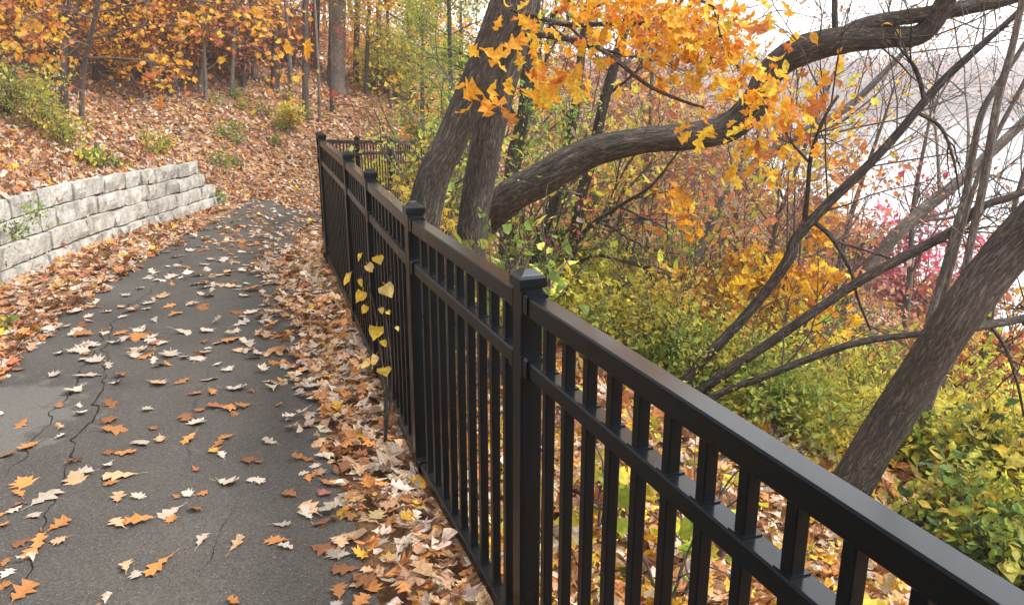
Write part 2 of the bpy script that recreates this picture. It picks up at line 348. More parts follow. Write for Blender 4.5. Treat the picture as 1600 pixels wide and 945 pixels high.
crack([(300, 930), (325, 870), (330, 830), (360, 800), (385, 770)], .007, 23)
crack([(285, 745), (290, 700), (300, 670), (320, 590), (350, 540)], .004, 33)
crack([(165, 540), (140, 545), (120, 575)], .006, 43)
crack([(75, 790), (40, 800), (10, 840)], .005, 53)

# ------------------------------------------------------------------ leaves
def leaf_template(kind_, curl=0., fold=.15, roll=0.):
    """outline half-widths along the midrib; returns verts (k,3) with y along the leaf 0..1, and quad / tri faces"""
    if kind_ == 'oak':
        ys = [0, .12, .22, .31, .40, .52, .62, .71, .80, .90, 1.0]
        hw = [.012, .05, .22, .19, .13, .40, .35, .15, .30, .15, 0]
        sh = [0, 0, .09, .01, 0, .11, .03, 0, .11, .05, 0]
    elif kind_ == 'maple':
        ys = [.0, .16, .20, .28, .40, .46, .56, .66, .74, .84, 1.0]
        hw = [.012, .02, .38, .26, .60, .28, .50, .20, .24, .10, .0]
        sh = [0, 0, -.08, .0, .06, -.02, .14, -.02, .06, 0, 0]
    elif kind_ == 'ovate':
        ys = [0, .12, .3, .55, .8, 1.0]; hw = [.01, .05, .27, .29, .15, 0]; sh = [0]*6
    elif kind_ == 'heart':
        ys = [0, .22, .25, .45, .7, .86, 1.0]; hw = [.01, .015, .36, .42, .28, .11, 0]; sh = [0, 0, -.07, 0, 0, 0, 0]
    elif kind_ == 'small':
        ys = [0, .5, 1.0]; hw = [.0, .27, 0]; sh = [0, 0, 0]
    elif kind_ == 'tri':
        return np.array([[-.3, .15, 0], [.05, 0, .06], [.32, .6, 0], [-.05, 1., .08]], float)*1.0, [np.array([[0, 1, 2, 3]])]
    n = len(ys); ys, hw, sh = np.array(ys), np.array(hw), np.array(sh)
    mid = np.c_[np.zeros(n), ys, np.zeros(n)]; L = np.c_[-hw, ys+sh, hw*fold]; R = np.c_[hw, ys+sh, hw*fold]
    V_ = np.concatenate([mid, L, R])
    V_[:, 2] += curl*(V_[:, 1]-.4)**2*1.6+roll*V_[:, 0]*(V_[:, 1]-.5)*1.5 + .03*np.sin(V_[:, 1]*17+V_[:, 0]*9)*min(1, abs(curl)*2)
    i = np.arange(n-1)
    q = np.concatenate([np.stack([i, n+i, n+i+1, i+1], -1), np.stack([i, i+1, 2*n+i+1, 2*n+i], -1)])
    return V_, [q]
VARS = {}
def variants(k):
    if k not in VARS:
        c = [(0.1, .1, .1), (.5, .25, -.3), (-.4, .2, .3), (.9, .4, .4), (-.15, -.25, .2), (.3, .55, 0.)]
        VARS[k] = [leaf_template(k, *q) for q in c+c] if k != 'tri' else [leaf_template(k)]
        if k in ('oak', 'maple', 'ovate', 'heart'):
            gv = np.random.default_rng(3)
            for T, F in VARS[k]:
                T[:, 0] = T[:, 0]*gv.uniform(.7, 1.2)+gv.normal(0, .12)*(T[:, 1]-.3)**2; T[:, :2] += gv.normal(0, .02, (len(T), 2)); T[:, 2] += gv.normal(0, .02, len(T))
    return VARS[k]
def leaves(pos, axis, nor, size, col, k):
    """arrays for many leaves of one kind: V, F, face colours"""
    N = len(pos); size = np.broadcast_to(np.asarray(size, float), (N,))
    a = norm(axis); nrm = nor-(nor*a).sum(-1, keepdims=True)*a; nrm = norm(nrm); x = np.cross(a, nrm)
    vs_ = variants(k); which = rng.integers(0, len(vs_), N)
    Vs, Fs, Cs, off = [], [], [], 0
    for vi, (T, F) in enumerate(vs_):
        s = np.where(which == vi)[0]
        if not len(s): continue
        kx = rng.uniform(.8, 1.2, (len(s), 1, 1))
        W = pos[s, None]+size[s, None, None]*(T[None, :, 0:1]*kx*x[s, None]+T[None, :, 1:2]*a[s, None]+T[None, :, 2:3]*nrm[s, None])
        Vs.append(W.reshape(-1, 3)); nv = len(T)
        for f in F:
            Fs.append((f[None]+(off+np.arange(len(s))*nv)[:, None, None]).reshape(-1, f.shape[1])); Cs.append(np.repeat(col[s], len(f), 0))
        off += nv*len(s)
    return np.concatenate(Vs), Fs, np.concatenate(Cs)
def merge(parts):
    V, F, C, o = [], [], [], 0
    for v, f, c in parts:
        V.append(v); F += [q+o for q in f]; C.append(c); o += len(v)
    return np.concatenate(V), F, np.concatenate(C)
def pick(pal, N, jit=.18):
    wts = np.array([p[0] for p in pal], float); c = np.array([p[1] for p in pal])
    i = rng.choice(len(pal), N, p=wts/wts.sum())
    return np.clip(c[i]*np.exp(rng.normal(0, jit, (N, 1)))*np.exp(rng.normal(0, jit*.2, (N, 3))), 0, .9)
PALE, TAN, ORG, BRN, YEL, RED = (.56, .45, .35), (.50, .31, .17), (.46, .20, .06), (.25, .11, .05), (.62, .36, .04), (.45, .08, .04)
LITTER = [(4, PALE), (3, TAN), (3, ORG), (1.6, BRN), (.5, (.38, .29, .22)), (.25, YEL)]
LITTER_HILL = [(3, PALE), (4, (.44, .27, .16)), (3, (.46, .19, .06)), (3.4, (.22, .11, .055)), (1, (.36, .25, .19)), (.8, YEL), (.7, (.46, .14, .07))]
LITTER_SLOPE = [(2.2, TAN), (2, ORG), (2, YEL), (2.2, BRN), (1.6, PALE), (.7, (.42, .38, .06))]
OAKY = [(4, (.82, .38, .035)), (4, (.86, .48, .045)), (1.4, (.70, .26, .035)), (.8, (.5, .17, .05)), (2.2, (.86, .58, .07))]
ORANGE = [(4, (.70, .28, .07)), (3, (.74, .40, .08)), (3, (.60, .20, .08)), (1.5, (.50, .17, .09)), (1, (.76, .52, .12)), (.8, (.5, .33, .25))]
RUST = [(4, (.50, .20, .10)), (3, (.57, .27, .14)), (2, (.40, .14, .08)), (1, (.60, .37, .2)), (2.5, (.54, .40, .34))]
YELLOW = [(4, (.72, .57, .09)), (3, (.72, .62, .12)), (1.5, (.55, .54, .08)), (1, (.78, .44, .06))]
YGREEN = [(4, (.44, .45, .08)), (3, (.58, .52, .10)), (3, (.26, .33, .07)), (1.5, (.64, .46, .07))]
GREEN = [(3, (.18, .30, .06)), (3, (.26, .38, .07)), (2, (.42, .46, .08)), (1.2, (.6, .54, .09))]
DGREEN = [(3, (.08, .15, .05)), (3, (.13, .21, .05)), (2, (.3, .34, .06)), (1.6, (.62, .5, .06))]
CRIMSON = [(4, (.62, .10, .17)), (3, (.68, .24, .28)), (1, (.45, .04, .06))]
PINK = [(3, (.50, .17, .12)), (3, (.46, .22, .16)), (2, (.36, .16, .13)), (1, (.55, .30, .2))]

def in_frame(p, m=60):
    """which ground points fall inside the picture (with a margin)"""
    d = p-np.array([0, 0, CAMH]); zc = d[:, 1]*CP-d[:, 2]*SP; yc = d[:, 1]*SP+d[:, 2]*CP
    x = 800+FPX*d[:, 0]/np.maximum(zc, .01); y = 472.5-FPX*yc/np.maximum(zc, .01)
    return (zc > .1) & (x > -m*5) & (x < 1600+m*5) & (y > -m*3) & (y < 945+m*3)
def litter_parts(p2, z, pal, size, k, flat=.25, lift=.012, near=9):
    N = len(p2); pos = np.c_[p2, z+lift+rng.uniform(0, .02, N)]
    th = rng.uniform(0, 2*np.pi, N); ax = np.c_[np.cos(th), np.sin(th), rng.normal(0, flat, N)]
    e = .15
    g = np.c_[-(terrain(p2+[e, 0])-terrain(p2-[e, 0]))/(2*e), -(terrain(p2+[0, e])-terrain(p2-[0, e]))/(2*e), np.ones(N)]
    g = np.where(np.abs(g) > 1, np.sign(g)*1, g)
    ax[:, 2] -= (ax[:, :2]*g[:, :2]).sum(1)
    nor = g+rng.normal(0, flat, (N, 3)); nor *= np.where(rng.random(N) < .35, -1, 1)[:, None]
    s = size*np.exp(rng.normal(0, .22, N))
    s0 = norm(ax)
    pos = pos-s0*s[:, None]*.5
    return leaves(pos, ax, nor, s, pick(pal, N), k)

# leaves drifted against the fence and over both edges of the path
def scatter(n, x0, x1, y0, y1): return np.c_[rng.uniform(x0, x1, n), rng.uniform(y0, y1, n)]
def margin_leaves():
    parts = []
    p = scatter(60000, -5.2, 1.3, .3, 17)
    dr, sr = seg_dist(p, FENCE_D); dl_, sl_ = seg_dist(p, LEFT_D)
    side = sr <= 0
    patch = fbm(np.c_[p*1.6, p[:, :1]*0], 21, 3)
    # right drift: thick to .5 m from the fence, thinning over the asphalt
    reach = .27+.26*(patch-.5)*2+.26*ss(2.8, 4.4, p[:, 1])*(1-ss(7.5, 9, p[:, 1]))-.22*ss(8, 10, p[:, 1])
    pr = np.where(side, np.clip(1.15-ss(reach-.28, reach+.22, dr), 0.0, 1), 0)
    pr = np.where(side & (dr > reach+.22), .008+.11*ss(6.5, 10.5, p[:, 1])*(.3+1.4*patch), pr)
    # left drift, up to the wall
    dpath = np.where(sl_ > 0, dl_, -dl_)                   # + on the asphalt
    rl = .10+.5*(patch-.5)*2-.15*ss(7.5, 9.5, p[:, 1])
    pl_ = np.where(dpath < rl, 1, .0)*(side)*(p[:, 0] > wall_x(p[:, 1])+.0)
    far = ss(13.6, 15.2, p[:, 1]); pr = np.maximum(pr, far*.6*side)
    prob = np.clip(np.maximum(pr, pl_), 0, 1)*np.where(p[:, 0] > wall_x(p[:, 1]), 1, 0)
    keep = rng.random(len(p)) < prob
    # thin spread over open asphalt grows with distance (the near ones are placed one by one)
    p = p[keep]; z = np.maximum(terrain(p), zbase(p)+.012)
    pos3 = np.c_[p, z]; f = in_frame(pos3); p, z = p[f], z[f]
    near = p[:, 1] < 10
    uk = rng.random(len(p))
    for msk, k in ((near & (uk < .68), 'oak'), (near & (uk >= .68) & (uk < .84), 'maple'), (near & (uk >= .84), 'ovate'), (~near, 'ovate')):
        if msk.sum():
            d_, s_ = seg_dist(p[msk], LEFT_D); isl = (d_ < .6)
            for mm, pal in ((~isl, LITTER), (isl, LITTER_HILL)):
                if mm.sum(): parts.append(litter_parts(p[msk][mm], z[msk][mm], pal, .088 if k != 'ovate' else .075, k, .2, .008))
    return merge(parts)
v, f, c = margin_leaves()
kind(mesh_obj('fallen_leaf_drift', v, f, M['litter'], col=c), 'stuff')
# hillside and slope litter
def hill_litter():
    parts = []
    for (n, x0, x1, y0, y1, k, size) in ((30000, -8, -3.4, 3, 10, 'oak', .095), (70000, -14, -3.0, 9, 16, 'ovate', .09), (110000, -20, 8, 14, 28, 'small', .115), (80000, -34, 26, 26, 54, 'small', .2)):
        p = scatter(n, x0, x1, y0, y1)
        dl_, sl_ = seg_dist(p, LL_C); df_, sf_ = seg_dist(p, FL_C)
        kf = (sf_ <= 0) & ((sl_ < 0) | (p[:, 1] > 12.5)) & ~((p[:, 0] > wall_x(p[:, 1])-.05) & (p[:, 1] < 11.9) & (p[:, 1] > 1))
        p = p[kf]; z = terrain(p); q = in_frame(np.c_[p, z]); p, z = p[q], z[q]
        if len(p): parts.append(litter_parts(p, z, LITTER_HILL, size, k, .45, .015))
    return merge(parts)
v, f, c = hill_litter(); kind(mesh_obj('hillside_leaf_litter', v, f, M['litter'], col=c), 'stuff')
def slope_litter():
    parts = []
    for (n, x0, x1, y0, y1, k, size) in ((15000, -1.5, 4, .6, 5, 'oak', .09), (36000, -2.5, 9, 4, 16, 'ovate', .10), (40000, -2, 24, 12, 40, 'small', .22)):
        p = scatter(n, x0, x1, y0, y1); df_, sf_ = seg_dist(p, FL_C)
        kf = (sf_ > 0) & (df_ > .04); p = p[kf]; z = terrain(p); q = in_frame(np.c_[p, z]) & (z > -6.9); p, z = p[q], z[q]
        parts.append(litter_parts(p, z, LITTER_SLOPE if k != 'small' else LITTER_SLOPE+RUST, size, k, .5, .02))
    return merge(parts)
v, f, c = slope_litter(); kind(mesh_obj('slope_leaf_litter', v, f, M['litter'], col=c), 'stuff')

# single leaves lying on the open asphalt
def px_list(s, zx0, zy0, sc_): return [(zx0+a/sc_, zy0+b/sc_, w_/sc_, c_) for a, b, w_, c_ in s]
LA = [(70,905,80,'o'),(20,845,50,'p'),(15,810,35,'o'),(185,690,65,'o'),(75,555,65,'o'),(65,590,50,'o'),(140,605,90,'p'),(110,660,50,'p'),(130,740,80,'o'),(105,770,70,'o'),(185,740,50,'t'),(70,745,50,'b'),(50,640,45,'p'),(10,655,35,'o'),(10,690,25,'o'),(70,370,50,'o'),(95,440,60,'o'),(20,470,50,'b'),(190,310,35,'b'),(250,310,35,'p'),(240,265,70,'p'),(175,215,45,'p'),(280,215,80,'p'),(300,170,60,'p'),(345,185,50,'p'),(290,118,60,'p'),(265,88,60,'o'),(370,240,45,'p'),(385,215,50,'b'),(355,310,65,'b'),(345,357,60,'b'),(365,388,85,'o'),(390,462,70,'o'),(345,460,35,'b'),(345,500,40,'p'),(270,525,60,'p'),(240,545,70,'t'),(380,535,95,'t'),(355,560,45,'o'),(375,605,55,'t'),(440,597,50,'p'),(450,430,70,'p'),(470,325,40,'p'),(485,383,40,'b'),(510,417,50,'t'),(190,410,40,'p'),(590,350,60,'b'),(625,365,60,'p'),(605,418,65,'o'),(680,455,40,'y'),(705,470,40,'p'),(720,412,50,'o'),(690,435,45,'b'),(790,485,65,'b'),(720,557,75,'p'),(800,547,30,'p'),(620,512,40,'b'),(560,600,35,'o'),(595,592,40,'p'),(640,590,25,'o'),(375,685,70,'t'),(440,680,85,'o'),(540,650,70,'p'),(545,672,30,'o'),(640,740,65,'p'),(750,752,70,'t'),(500,818,105,'o'),(430,845,50,'p'),(400,825,70,'t'),(745,935,40,'o'),(615,275,45,'b'),(745,260,70,'p'),(500,240,70,'t'),(575,237,60,'b'),(660,230,60,'t'),(725,198,40,'p'),(690,180,40,'p'),(640,150,90,'o'),(500,188,40,'b'),(535,183,30,'o'),(470,153,60,'o'),(425,143,55,'t'),(500,110,60,'b'),(540,152,60,'p'),(490,168,45,'p'),(775,313,55,'o'),(690,315,60,'b'),(630,325,40,'b'),(760,135,45,'t'),(590,80,70,'p'),(660,75,45,'p'),(730,103,80,'o'),(690,115,40,'t'),(650,110,35,'b')]
LC = [(70,155,80,'p'),(10,250,45,'b'),(20,345,60,'p'),(165,410,80,'b'),(255,330,60,'o'),(285,270,55,'p'),(235,305,55,'p'),(310,300,90,'t'),(125,555,85,'p'),(310,555,65,'b'),(100,630,120,'o'),(140,660,85,'p'),(320,670,130,'b'),(390,635,65,'p'),(425,705,60,'p'),(445,515,90,'b'),(260,480,150,'t'),(250,510,100,'p'),(405,880,120,'o'),(330,405,75,'r'),(485,455,65,'Y'),(505,700,100,'y'),(500,840,110,'t'),(435,770,130,'b'),(385,938,60,'p'),(545,775,75,'t'),(645,720,90,'y'),(340,350,80,'o'),(430,445,90,'p'),(560,860,110,'o'),(590,640,100,'p')]
SINGLE = px_list(LA, 0, 480, 2.0323)+px_list(LC, 400, 640, 3.0975)
LEAFCOL = {'p': ('pale grey-tan', (.50, .405, .32), 'pale'), 't': ('tan', TAN, 'tan'), 'o': ('orange-brown', (.44, .18, .05), 'orange'), 'b': ('russet brown', (.27, .105, .04), 'brown'), 'y': ('golden yellow', (.62, .33, .05), 'golden'), 'r': ('dull pink-red', (.45, .16, .13), 'red'), 'Y': ('bright yellow', (.75, .45, .03), 'bright')}
r2 = np.random.default_rng(5)
for i in range(150):                                         # more of them further off, up the middle of the path
    yy = r2.uniform(335, 560)
    lx, rx = np.interp(yy, [335, 400, 500, 560], [400, 275, 130, 80]), np.interp(yy, [335, 400, 500, 560], [480, 440, 430, 430])
    SINGLE.append((r2.uniform(lx, rx), yy, 0, r2.choice(list('pppptob'), p=[.16, .16, .16, .16, .14, .13, .09])))
LM = {}
for key, (nm, cc, grp) in LEAFCOL.items():
    m, n, l, b, out = newmat('fallen_leaf_'+grp)
    tc = n.new('ShaderNodeTexCoord'); no = n.new('ShaderNodeTexNoise'); no.inputs['Scale'].default_value = 30; no.inputs['Detail'].default_value = 4; l.new(tc.outputs['Object'], no.inputs['Vector'])
    oi = n.new('ShaderNodeObjectInfo')
    rr = ramp(n, [(.3, [q*.7 for q in cc]), (.7, [min(.9, q*1.2) for q in cc])]); l.new(no.outputs[0], rr.inputs[0])
    hsn = n.new('ShaderNodeHueSaturation'); mr = n.new('ShaderNodeMapRange'); mr.inputs['To Min'].default_value = .72; mr.inputs['To Max'].default_value = 1.2; l.new(oi.outputs['Random'], mr.inputs['Value']); l.new(mr.outputs[0], hsn.inputs['Value'])
    l.new(rr.outputs[0], hsn.inputs['Color']); l.new(hsn.outputs[0], b.inputs['Base Color']); b.inputs['Roughness'].default_value = .6; b.inputs['Specular IOR Level'].default_value = .3; LM[key] = m
LME = {}
def leaf_mesh(key, k, vi):
    if (key, k, vi) not in LME:
        T, F = variants(k)[vi]; T = T.copy()
        st = np.array([[-.010, -.28, .03], [.010, -.28, .03], [.010, 0.02, 0], [-.010, .02, 0]])
        V_ = np.concatenate([T*[1, 1, .5], st]); n0 = len(T); V_ = V_-[0, .5, 0]; V_[:, 2] -= np.percentile(V_[:, 2], 4)
        me = bpy.data.meshes.new('fallen_leaf'); me.from_pydata(V_.tolist(), [], [list(map(int, q)) for q in F[0]]+[[n0, n0+1, n0+2, n0+3]]); me.materials.append(LM[key]); me.update()
        LME[(key, k, vi)] = me
    return LME[(key, k, vi)]
for (x, y, wpx, key) in SINGLE:
    q = plane_pt(x, y, .018)
    if q[1] > 8: 
        r_ = ray(x, y); Ys = np.linspace(7.5, 15, 300); zz_ = CAMH+r_[2]/r_[1]*Ys; zb = zbase(np.c_[Ys*0, Ys]); k_ = int(np.argmax(zz_ < zb+.016)); q = np.array([r_[0]/r_[1]*Ys[k_], Ys[k_]])
    t_ = math.hypot(math.hypot(*q), CAMH)
    size = np.clip(wpx/FPX*t_*.9, .05, .15) if wpx else r2.uniform(.07, .12)
    me = leaf_mesh(key, 'maple' if r2.random() < .18 else ('ovate' if key == 'Y' else 'oak'), int(r2.integers(0, 12)))
    o = bpy.data.objects.new('fallen_leaf', me); link(o)
    o.location = (q[0], q[1], pathz(q[0], q[1])+.006); o.rotation_euler = (r2.normal(0, .12), r2.normal(0, .12)+(math.pi if r2.random() < .0 else 0), r2.uniform(0, 6.28)); o.scale = (size*1.1,)*3
    nm, cc, grp = LEAFCOL[key]
    lab = {'Y': 'smooth-edged bright yellow leaf at the edge of the leaf drift', 'r': 'dull pink-red lobed leaf near the leaf drift'}.get(key, f'single {nm} lobed leaf lying on the open grey asphalt')
    tag(o, lab, 'fallen leaf', f'{nm} leaves scattered over the asphalt')

# ------------------------------------------------------------------ steel fence
OCT = np.array([[-1, -.7], [-.7, -1], [.7, -1], [1, -.7], [1, .7], [.7, 1], [-.7, 1], [-1, .7]])
def prof(wd, ht, ch=.004):
    a, b = wd/2, ht/2
    return np.array([[-a, -b+ch], [-a+ch, -b], [a-ch, -b], [a, -b+ch], [a, b-ch], [a-ch, b], [-a+ch, b], [-a, b-ch]])
def bar(p0, p1, wd, ht, up=(0, 0, 1), ch=.004):
    p0, p1 = np.asarray(p0, float), np.asarray(p1, float); d = (p1-p0)/np.linalg.norm(p1-p0)
    s = np.cross(d, up); s /= np.linalg.norm(s); u = np.cross(s, d); pr = prof(wd, ht, ch)
    ring = pr[:, :1]*s+pr[:, 1:]*u; V_ = np.concatenate([p0+ring, p1+ring]); i = np.arange(8); j = (i+1) % 8
    return V_, [np.stack([i, j, 8+j, 8+i], -1), np.array([[7, 6, 5, 4, 3, 2, 1, 0], [8, 9, 10, 11, 12, 13, 14, 15]])]
def join(bs):
    V_, F_, o = [], [], 0
    for v_, f_ in bs:
        V_.append(v_); F_ += [q+o for q in f_]; o += len(v_)
    return np.concatenate(V_), F_
def frustum(c, a0, a1, z0, z1, ang):
    R_ = np.array([[math.cos(ang), math.sin(ang)], [-math.sin(ang), math.cos(ang)]]); sq = np.array([[-1, -1], [1, -1], [1, 1], [-1, 1]])
    lo, hi = sq*a0/2@R_+c[:2], sq*a1/2@R_+c[:2]
    V_ = np.concatenate([np.c_[lo, np.full(4, z0)], np.c_[hi, np.full(4, z1)]]); i = np.arange(4); j = (i+1) % 4
    return V_, [np.stack([i, j, 4+j, 4+i], -1), np.array([[3, 2, 1, 0], [4, 5, 6, 7]])]
RAIL_T, RAIL_M, RAIL_B, POST_H = 1.19, 1.01, .10, 1.235
def build_fence(pts, root, posts, pitch=.117, pk=.027):
    g = [float(zbase(np.array([q]))[0])-(.0 if True else 0) for q in pts]
    for i, (a, b) in enumerate(zip(pts[:-1], pts[1:])):
        d = b-a; L = np.linalg.norm(d); u = d/L; ga, gb = g[i], g[i+1]; ang = math.atan2(u[1], u[0])
        A = np.r_[a+u*.032, 0]; B = np.r_[b-u*.032, 0]
        def at(q0, za, q1, zb): return np.r_[q0[:2], za], np.r_[q1[:2], zb]
        for nm, h, hh in (('top_rail', RAIL_T, .053), ('middle_rail', RAIL_M, .046), ('bottom_rail', RAIL_B, .046)):
            p0, p1 = at(A, ga+h-hh/2, B, gb+h-hh/2); v_, f_ = bar(p0, p1, .054 if nm == 'top_rail' else .050, hh); mesh_obj(nm, v_, f_, M['fence'], root)
        n = max(2, int(round((L-.064)/pitch))-1)
        for k in range(n):
            t = (k+1)/(n+1); q = A[:2]*(1-t)+B[:2]*t; gz = ga*(1-t)+gb*t
            bs = [bar(np.r_[q, gz+RAIL_B-.045-.03], np.r_[q, gz+RAIL_M-.045], pk, pk, (u[0], u[1], 0), .002),
                  bar(np.r_[q, gz+RAIL_M-.002], np.r_[q, gz+RAIL_T-.052], pk, pk, (u[0], u[1], 0), .002),
                  frustum(q, .040, .0398, gz+RAIL_M-.001, gz+RAIL_M+.003, ang), frustum(q, .038, .0378, gz+RAIL_B-.001, gz+RAIL_B+.003, ang),
                  bar(np.r_[q, gz+RAIL_B-.001], np.r_[q, gz+RAIL_B+.01], pk+.0005, pk+.0005, (u[0], u[1], 0), .002)]
            v_, f_ = join(bs); mesh_obj('picket', v_, f_, M['fence'], root)
        # cast brackets that hold the rail ends on the posts
        for q, gz, s_ in ((a, ga, 1), (b, gb, -1)):
            for h in (RAIL_T, RAIL_M, RAIL_B):
                c0 = np.r_[q+u*s_*.030, gz+h-.023]; c1 = np.r_[q+u*s_*.068, gz+h-.023]
                bs = [bar(c0, c1, .062, .061, ch=.006), bar(np.r_[q+u*s_*.030, gz+h-.026], np.r_[q+u*s_*.037, gz+h-.026], .066, .078, ch=.008)]
                v_, f_ = join(bs); mesh_obj('rail_bracket', v_, f_, M['fence'], root)
    for i, q in enumerate(pts):
        if not posts[i]: continue
        if i == 0: u = pts[1]-pts[0]
        elif i == len(pts)-1: u = pts[-1]-pts[-2]
        else: u = pts[i+1]-pts[i-1]
        u = u/np.linalg.norm(u); ang = math.atan2(u[1], u[0]); gz = g[i]
        v_, f_ = bar(np.r_[q, gz-.25], np.r_[q, gz+POST_H-.02], .064, .064, (u[0], u[1], 0), .004)
        po = mesh_obj('post', v_, f_, M['fence'], root)
        z = gz+POST_H
        bs = [frustum(q, .076, .078, z-.028, z-.022, ang), frustum(q, .078, .078, z-.0219, z-.002, ang), frustum(q, .078, .070, z-.0019, z+.004, ang), frustum(q, .060, .050, z+.0041, z+.010, ang), frustum(q, .050, .028, z+.0101, z+.021, ang)]
        v_, f_ = join(bs); mesh_obj('post_cap', v_, f_, M['fence'], po)
near = empty('metal_fence', (FENCE[2][0], FENCE[2][1], 0)); near.location = (0, 0, 0)
build_fence(FENCE[1:7], near, [1]*6)
tag(near, 'black steel picket fence running along the path from the near foreground to the bend', 'fence')
far = empty('metal_fence', (0, 0, 0))
build_fence(np.array([FENCE[6]+[-.035, .065], [-2.2, 9.3], FENCE[7], FENCE[8], FENCE[9], FENCE[10], FENCE[11]]), far, [0, 1, 1, 1, 1, 1, 1], .135, .017)
tag(far, 'far stretch of black picket fence turning right beyond the bend', 'fence')

# ------------------------------------------------------------------ dry-laid stone wall
def stone(c, u, nrm, L, H, D, seed):
    """rough split block: c = centre of its front face at mid height"""
    nx, nz, ny = max(5, int(L/.045)), max(4, int(H/.04)), 4
    def face(a, b, na, nb, fn):
        A_, B_ = np.meshgrid(np.linspace(-1, 1, na), np.linspace(-1, 1, nb)); p = fn(A_.ravel(), B_.ravel()); i = np.arange(na*nb).reshape(nb, na)
        return p, np.stack([i[:-1, :-1], i[:-1, 1:], i[1:, 1:], i[1:, :-1]], -1).reshape(-1, 4)
    one = lambda a: np.ones_like(a)
    sides = [(nx, nz, lambda a, b: np.c_[a, one(a), b]), (nx, ny, lambda a, b: np.c_[a, -b, one(a)]), (nx, ny, lambda a, b: np.c_[a, b, -one(a)]), (ny, nz, lambda a, b: np.c_[one(a), -a, b]), (ny, nz, lambda a, b: np.c_[-one(a), a, b])]
    V_, F_, o = [], [], 0
    for na, nb, fn in sides:
        p, q = face(0, 0, na, nb, fn); V_.append(p); F_.append(q+o); o += len(p)
    p = np.concatenate(V_)*np.array([L/2, D/2, H/2])
    r = .02; inner = np.clip(p, -np.array([L/2, D/2, H/2])+r, np.array([L/2, D/2, H/2])-r); dd = p-inner
    p = inner+norm(dd)*np.minimum(np.linalg.norm(dd, axis=1, keepdims=True), r)
    nz_ = np.stack([fbm(p*7+seed*3.1, seed+k*7, 3)-.5 for k in range(3)], 1)
    n2 = np.stack([fbm(p*22+seed*1.7, seed+50+k*7, 2)-.5 for k in range(3)], 1)
    front = ss(-.1, 1, p[:, 1]/(D/2))[:, None]
    p = p+nz_*np.array([.02, .05, .012])*(.3+front)+n2*np.array([.008, .022, .008])
    up = np.array([0, 0, 1.])
    Vw = c+p[:, :1]*u+(p[:, 1:2]-D/2)*nrm+p[:, 2:]*up
    return Vw, F_
wall = empty('stone_wall', (-4.3, 7, 0)); wall.location = (0, 0, 0)
tag(wall, 'low retaining wall of rough pale limestone blocks left of the path', 'wall')
rw = np.random.default_rng(11)
CH = [.185, .19, .19, .19]
z0 = -.03; ends = [11.7, 11.6, 11.35, 11.3]
for ci, H in enumerate(CH):
    y = WALL_Y0+rw.uniform(0, .3)
    while y < ends[ci]-.1:
        L = rw.uniform(.4, .85) if rw.random() < .8 else rw.uniform(.26, .36)
        L = min(L, ends[ci]-y) if ends[ci]-y < L+.22 else L
        ym = y+L/2; drop = np.interp(ym, [6.5, 11.5], [0, -.11])
        p0, p1 = np.array([wall_x(y), y]), np.array([wall_x(y+L), y+L]); u = np.r_[(p1-p0)/np.linalg.norm(p1-p0), 0]; nrm = np.array([u[1], -u[0], 0.])
        hh = H*(1-.07*ss(8, 11.5, ym))
        zc = z0+sum(CH[:ci])*(1-.07*ss(8, 11.5, ym))+hh/2 + float(zbase(np.array([[-4.2, ym]]))[0])
        c3 = np.r_[(p0+p1)/2, zc]+nrm*(-.03*ci+rw.normal(0, .006)-.02)
        v_, f_ = stone(c3, u, nrm, L-.010, hh-.008+rw.normal(0, .003), .3, int(rw.integers(1, 900)))
        mesh_obj('stone_block', v_, f_, M['stone'], wall)
        y += L

# ------------------------------------------------------------------ trunks, limbs, twigs
def catmull(P_, n):
    P_ = np.asarray(P_, float); Q = np.concatenate([[2*P_[0]-P_[1]], P_, [2*P_[-1]-P_[-2]]]); m = len(P_)-1
    t = np.linspace(0, m-1e-6, n); i = t.astype(int); f = (t-i)[:, None]
    a, b, c_, d = Q[i], Q[i+1], Q[i+2], Q[i+3]
    return .5*((2*b)+(-a+c_)*f+(2*a-5*b+4*c_-d)*f*f+(-a+3*b-3*c_+d)*f**3)
def tube_batch(pts, rad, sides):
    """pts (N,n,3), rad (N,n) -> V, F, ax"""
    N, n, _ = pts.shape; T = norm(np.gradient(pts, axis=1)); m = norm(T.mean(1)); ref = np.where(np.abs(m[:, 2:3]) > .8, [[1., 0, 0]], [[0., 0, 1]])
    A = norm(np.cross(T, ref[:, None])); B = np.cross(T, A); th = np.linspace(0, 2*np.pi, sides, endpoint=False)
    ring = A[:, :, None]*np.cos(th)[:, None]+B[:, :, None]*np.sin(th)[:, None]
    V_ = pts[:, :, None]+rad[:, :, None, None]*ring
    s = np.concatenate([np.zeros((N, 1)), np.cumsum(np.linalg.norm(np.diff(pts, axis=1), axis=2), 1)], 1)
    off = rng.uniform(0, 50, (N, 1))
    rm = rad.mean(1)[:, None, None]
    ax = np.stack([np.broadcast_to(np.cos(th)*rm, (N, n, sides))+off[:, :, None], np.broadcast_to(np.sin(th)*rm, (N, n, sides)), np.broadcast_to(s[:, :, None], (N, n, sides))], -1)
    i = np.arange(n-1)[:, None]*sides; j = np.arange(sides)[None]; k = (j+1) % sides
    q = np.stack([i+j, i+k, i+sides+k, i+sides+j], -1).reshape(-1, 4)
    F_ = (q[None]+(np.arange(N)*n*sides)[:, None, None]).reshape(-1, 4)
    return V_.reshape(-1, 3), F_, ax.reshape(-1, 3)
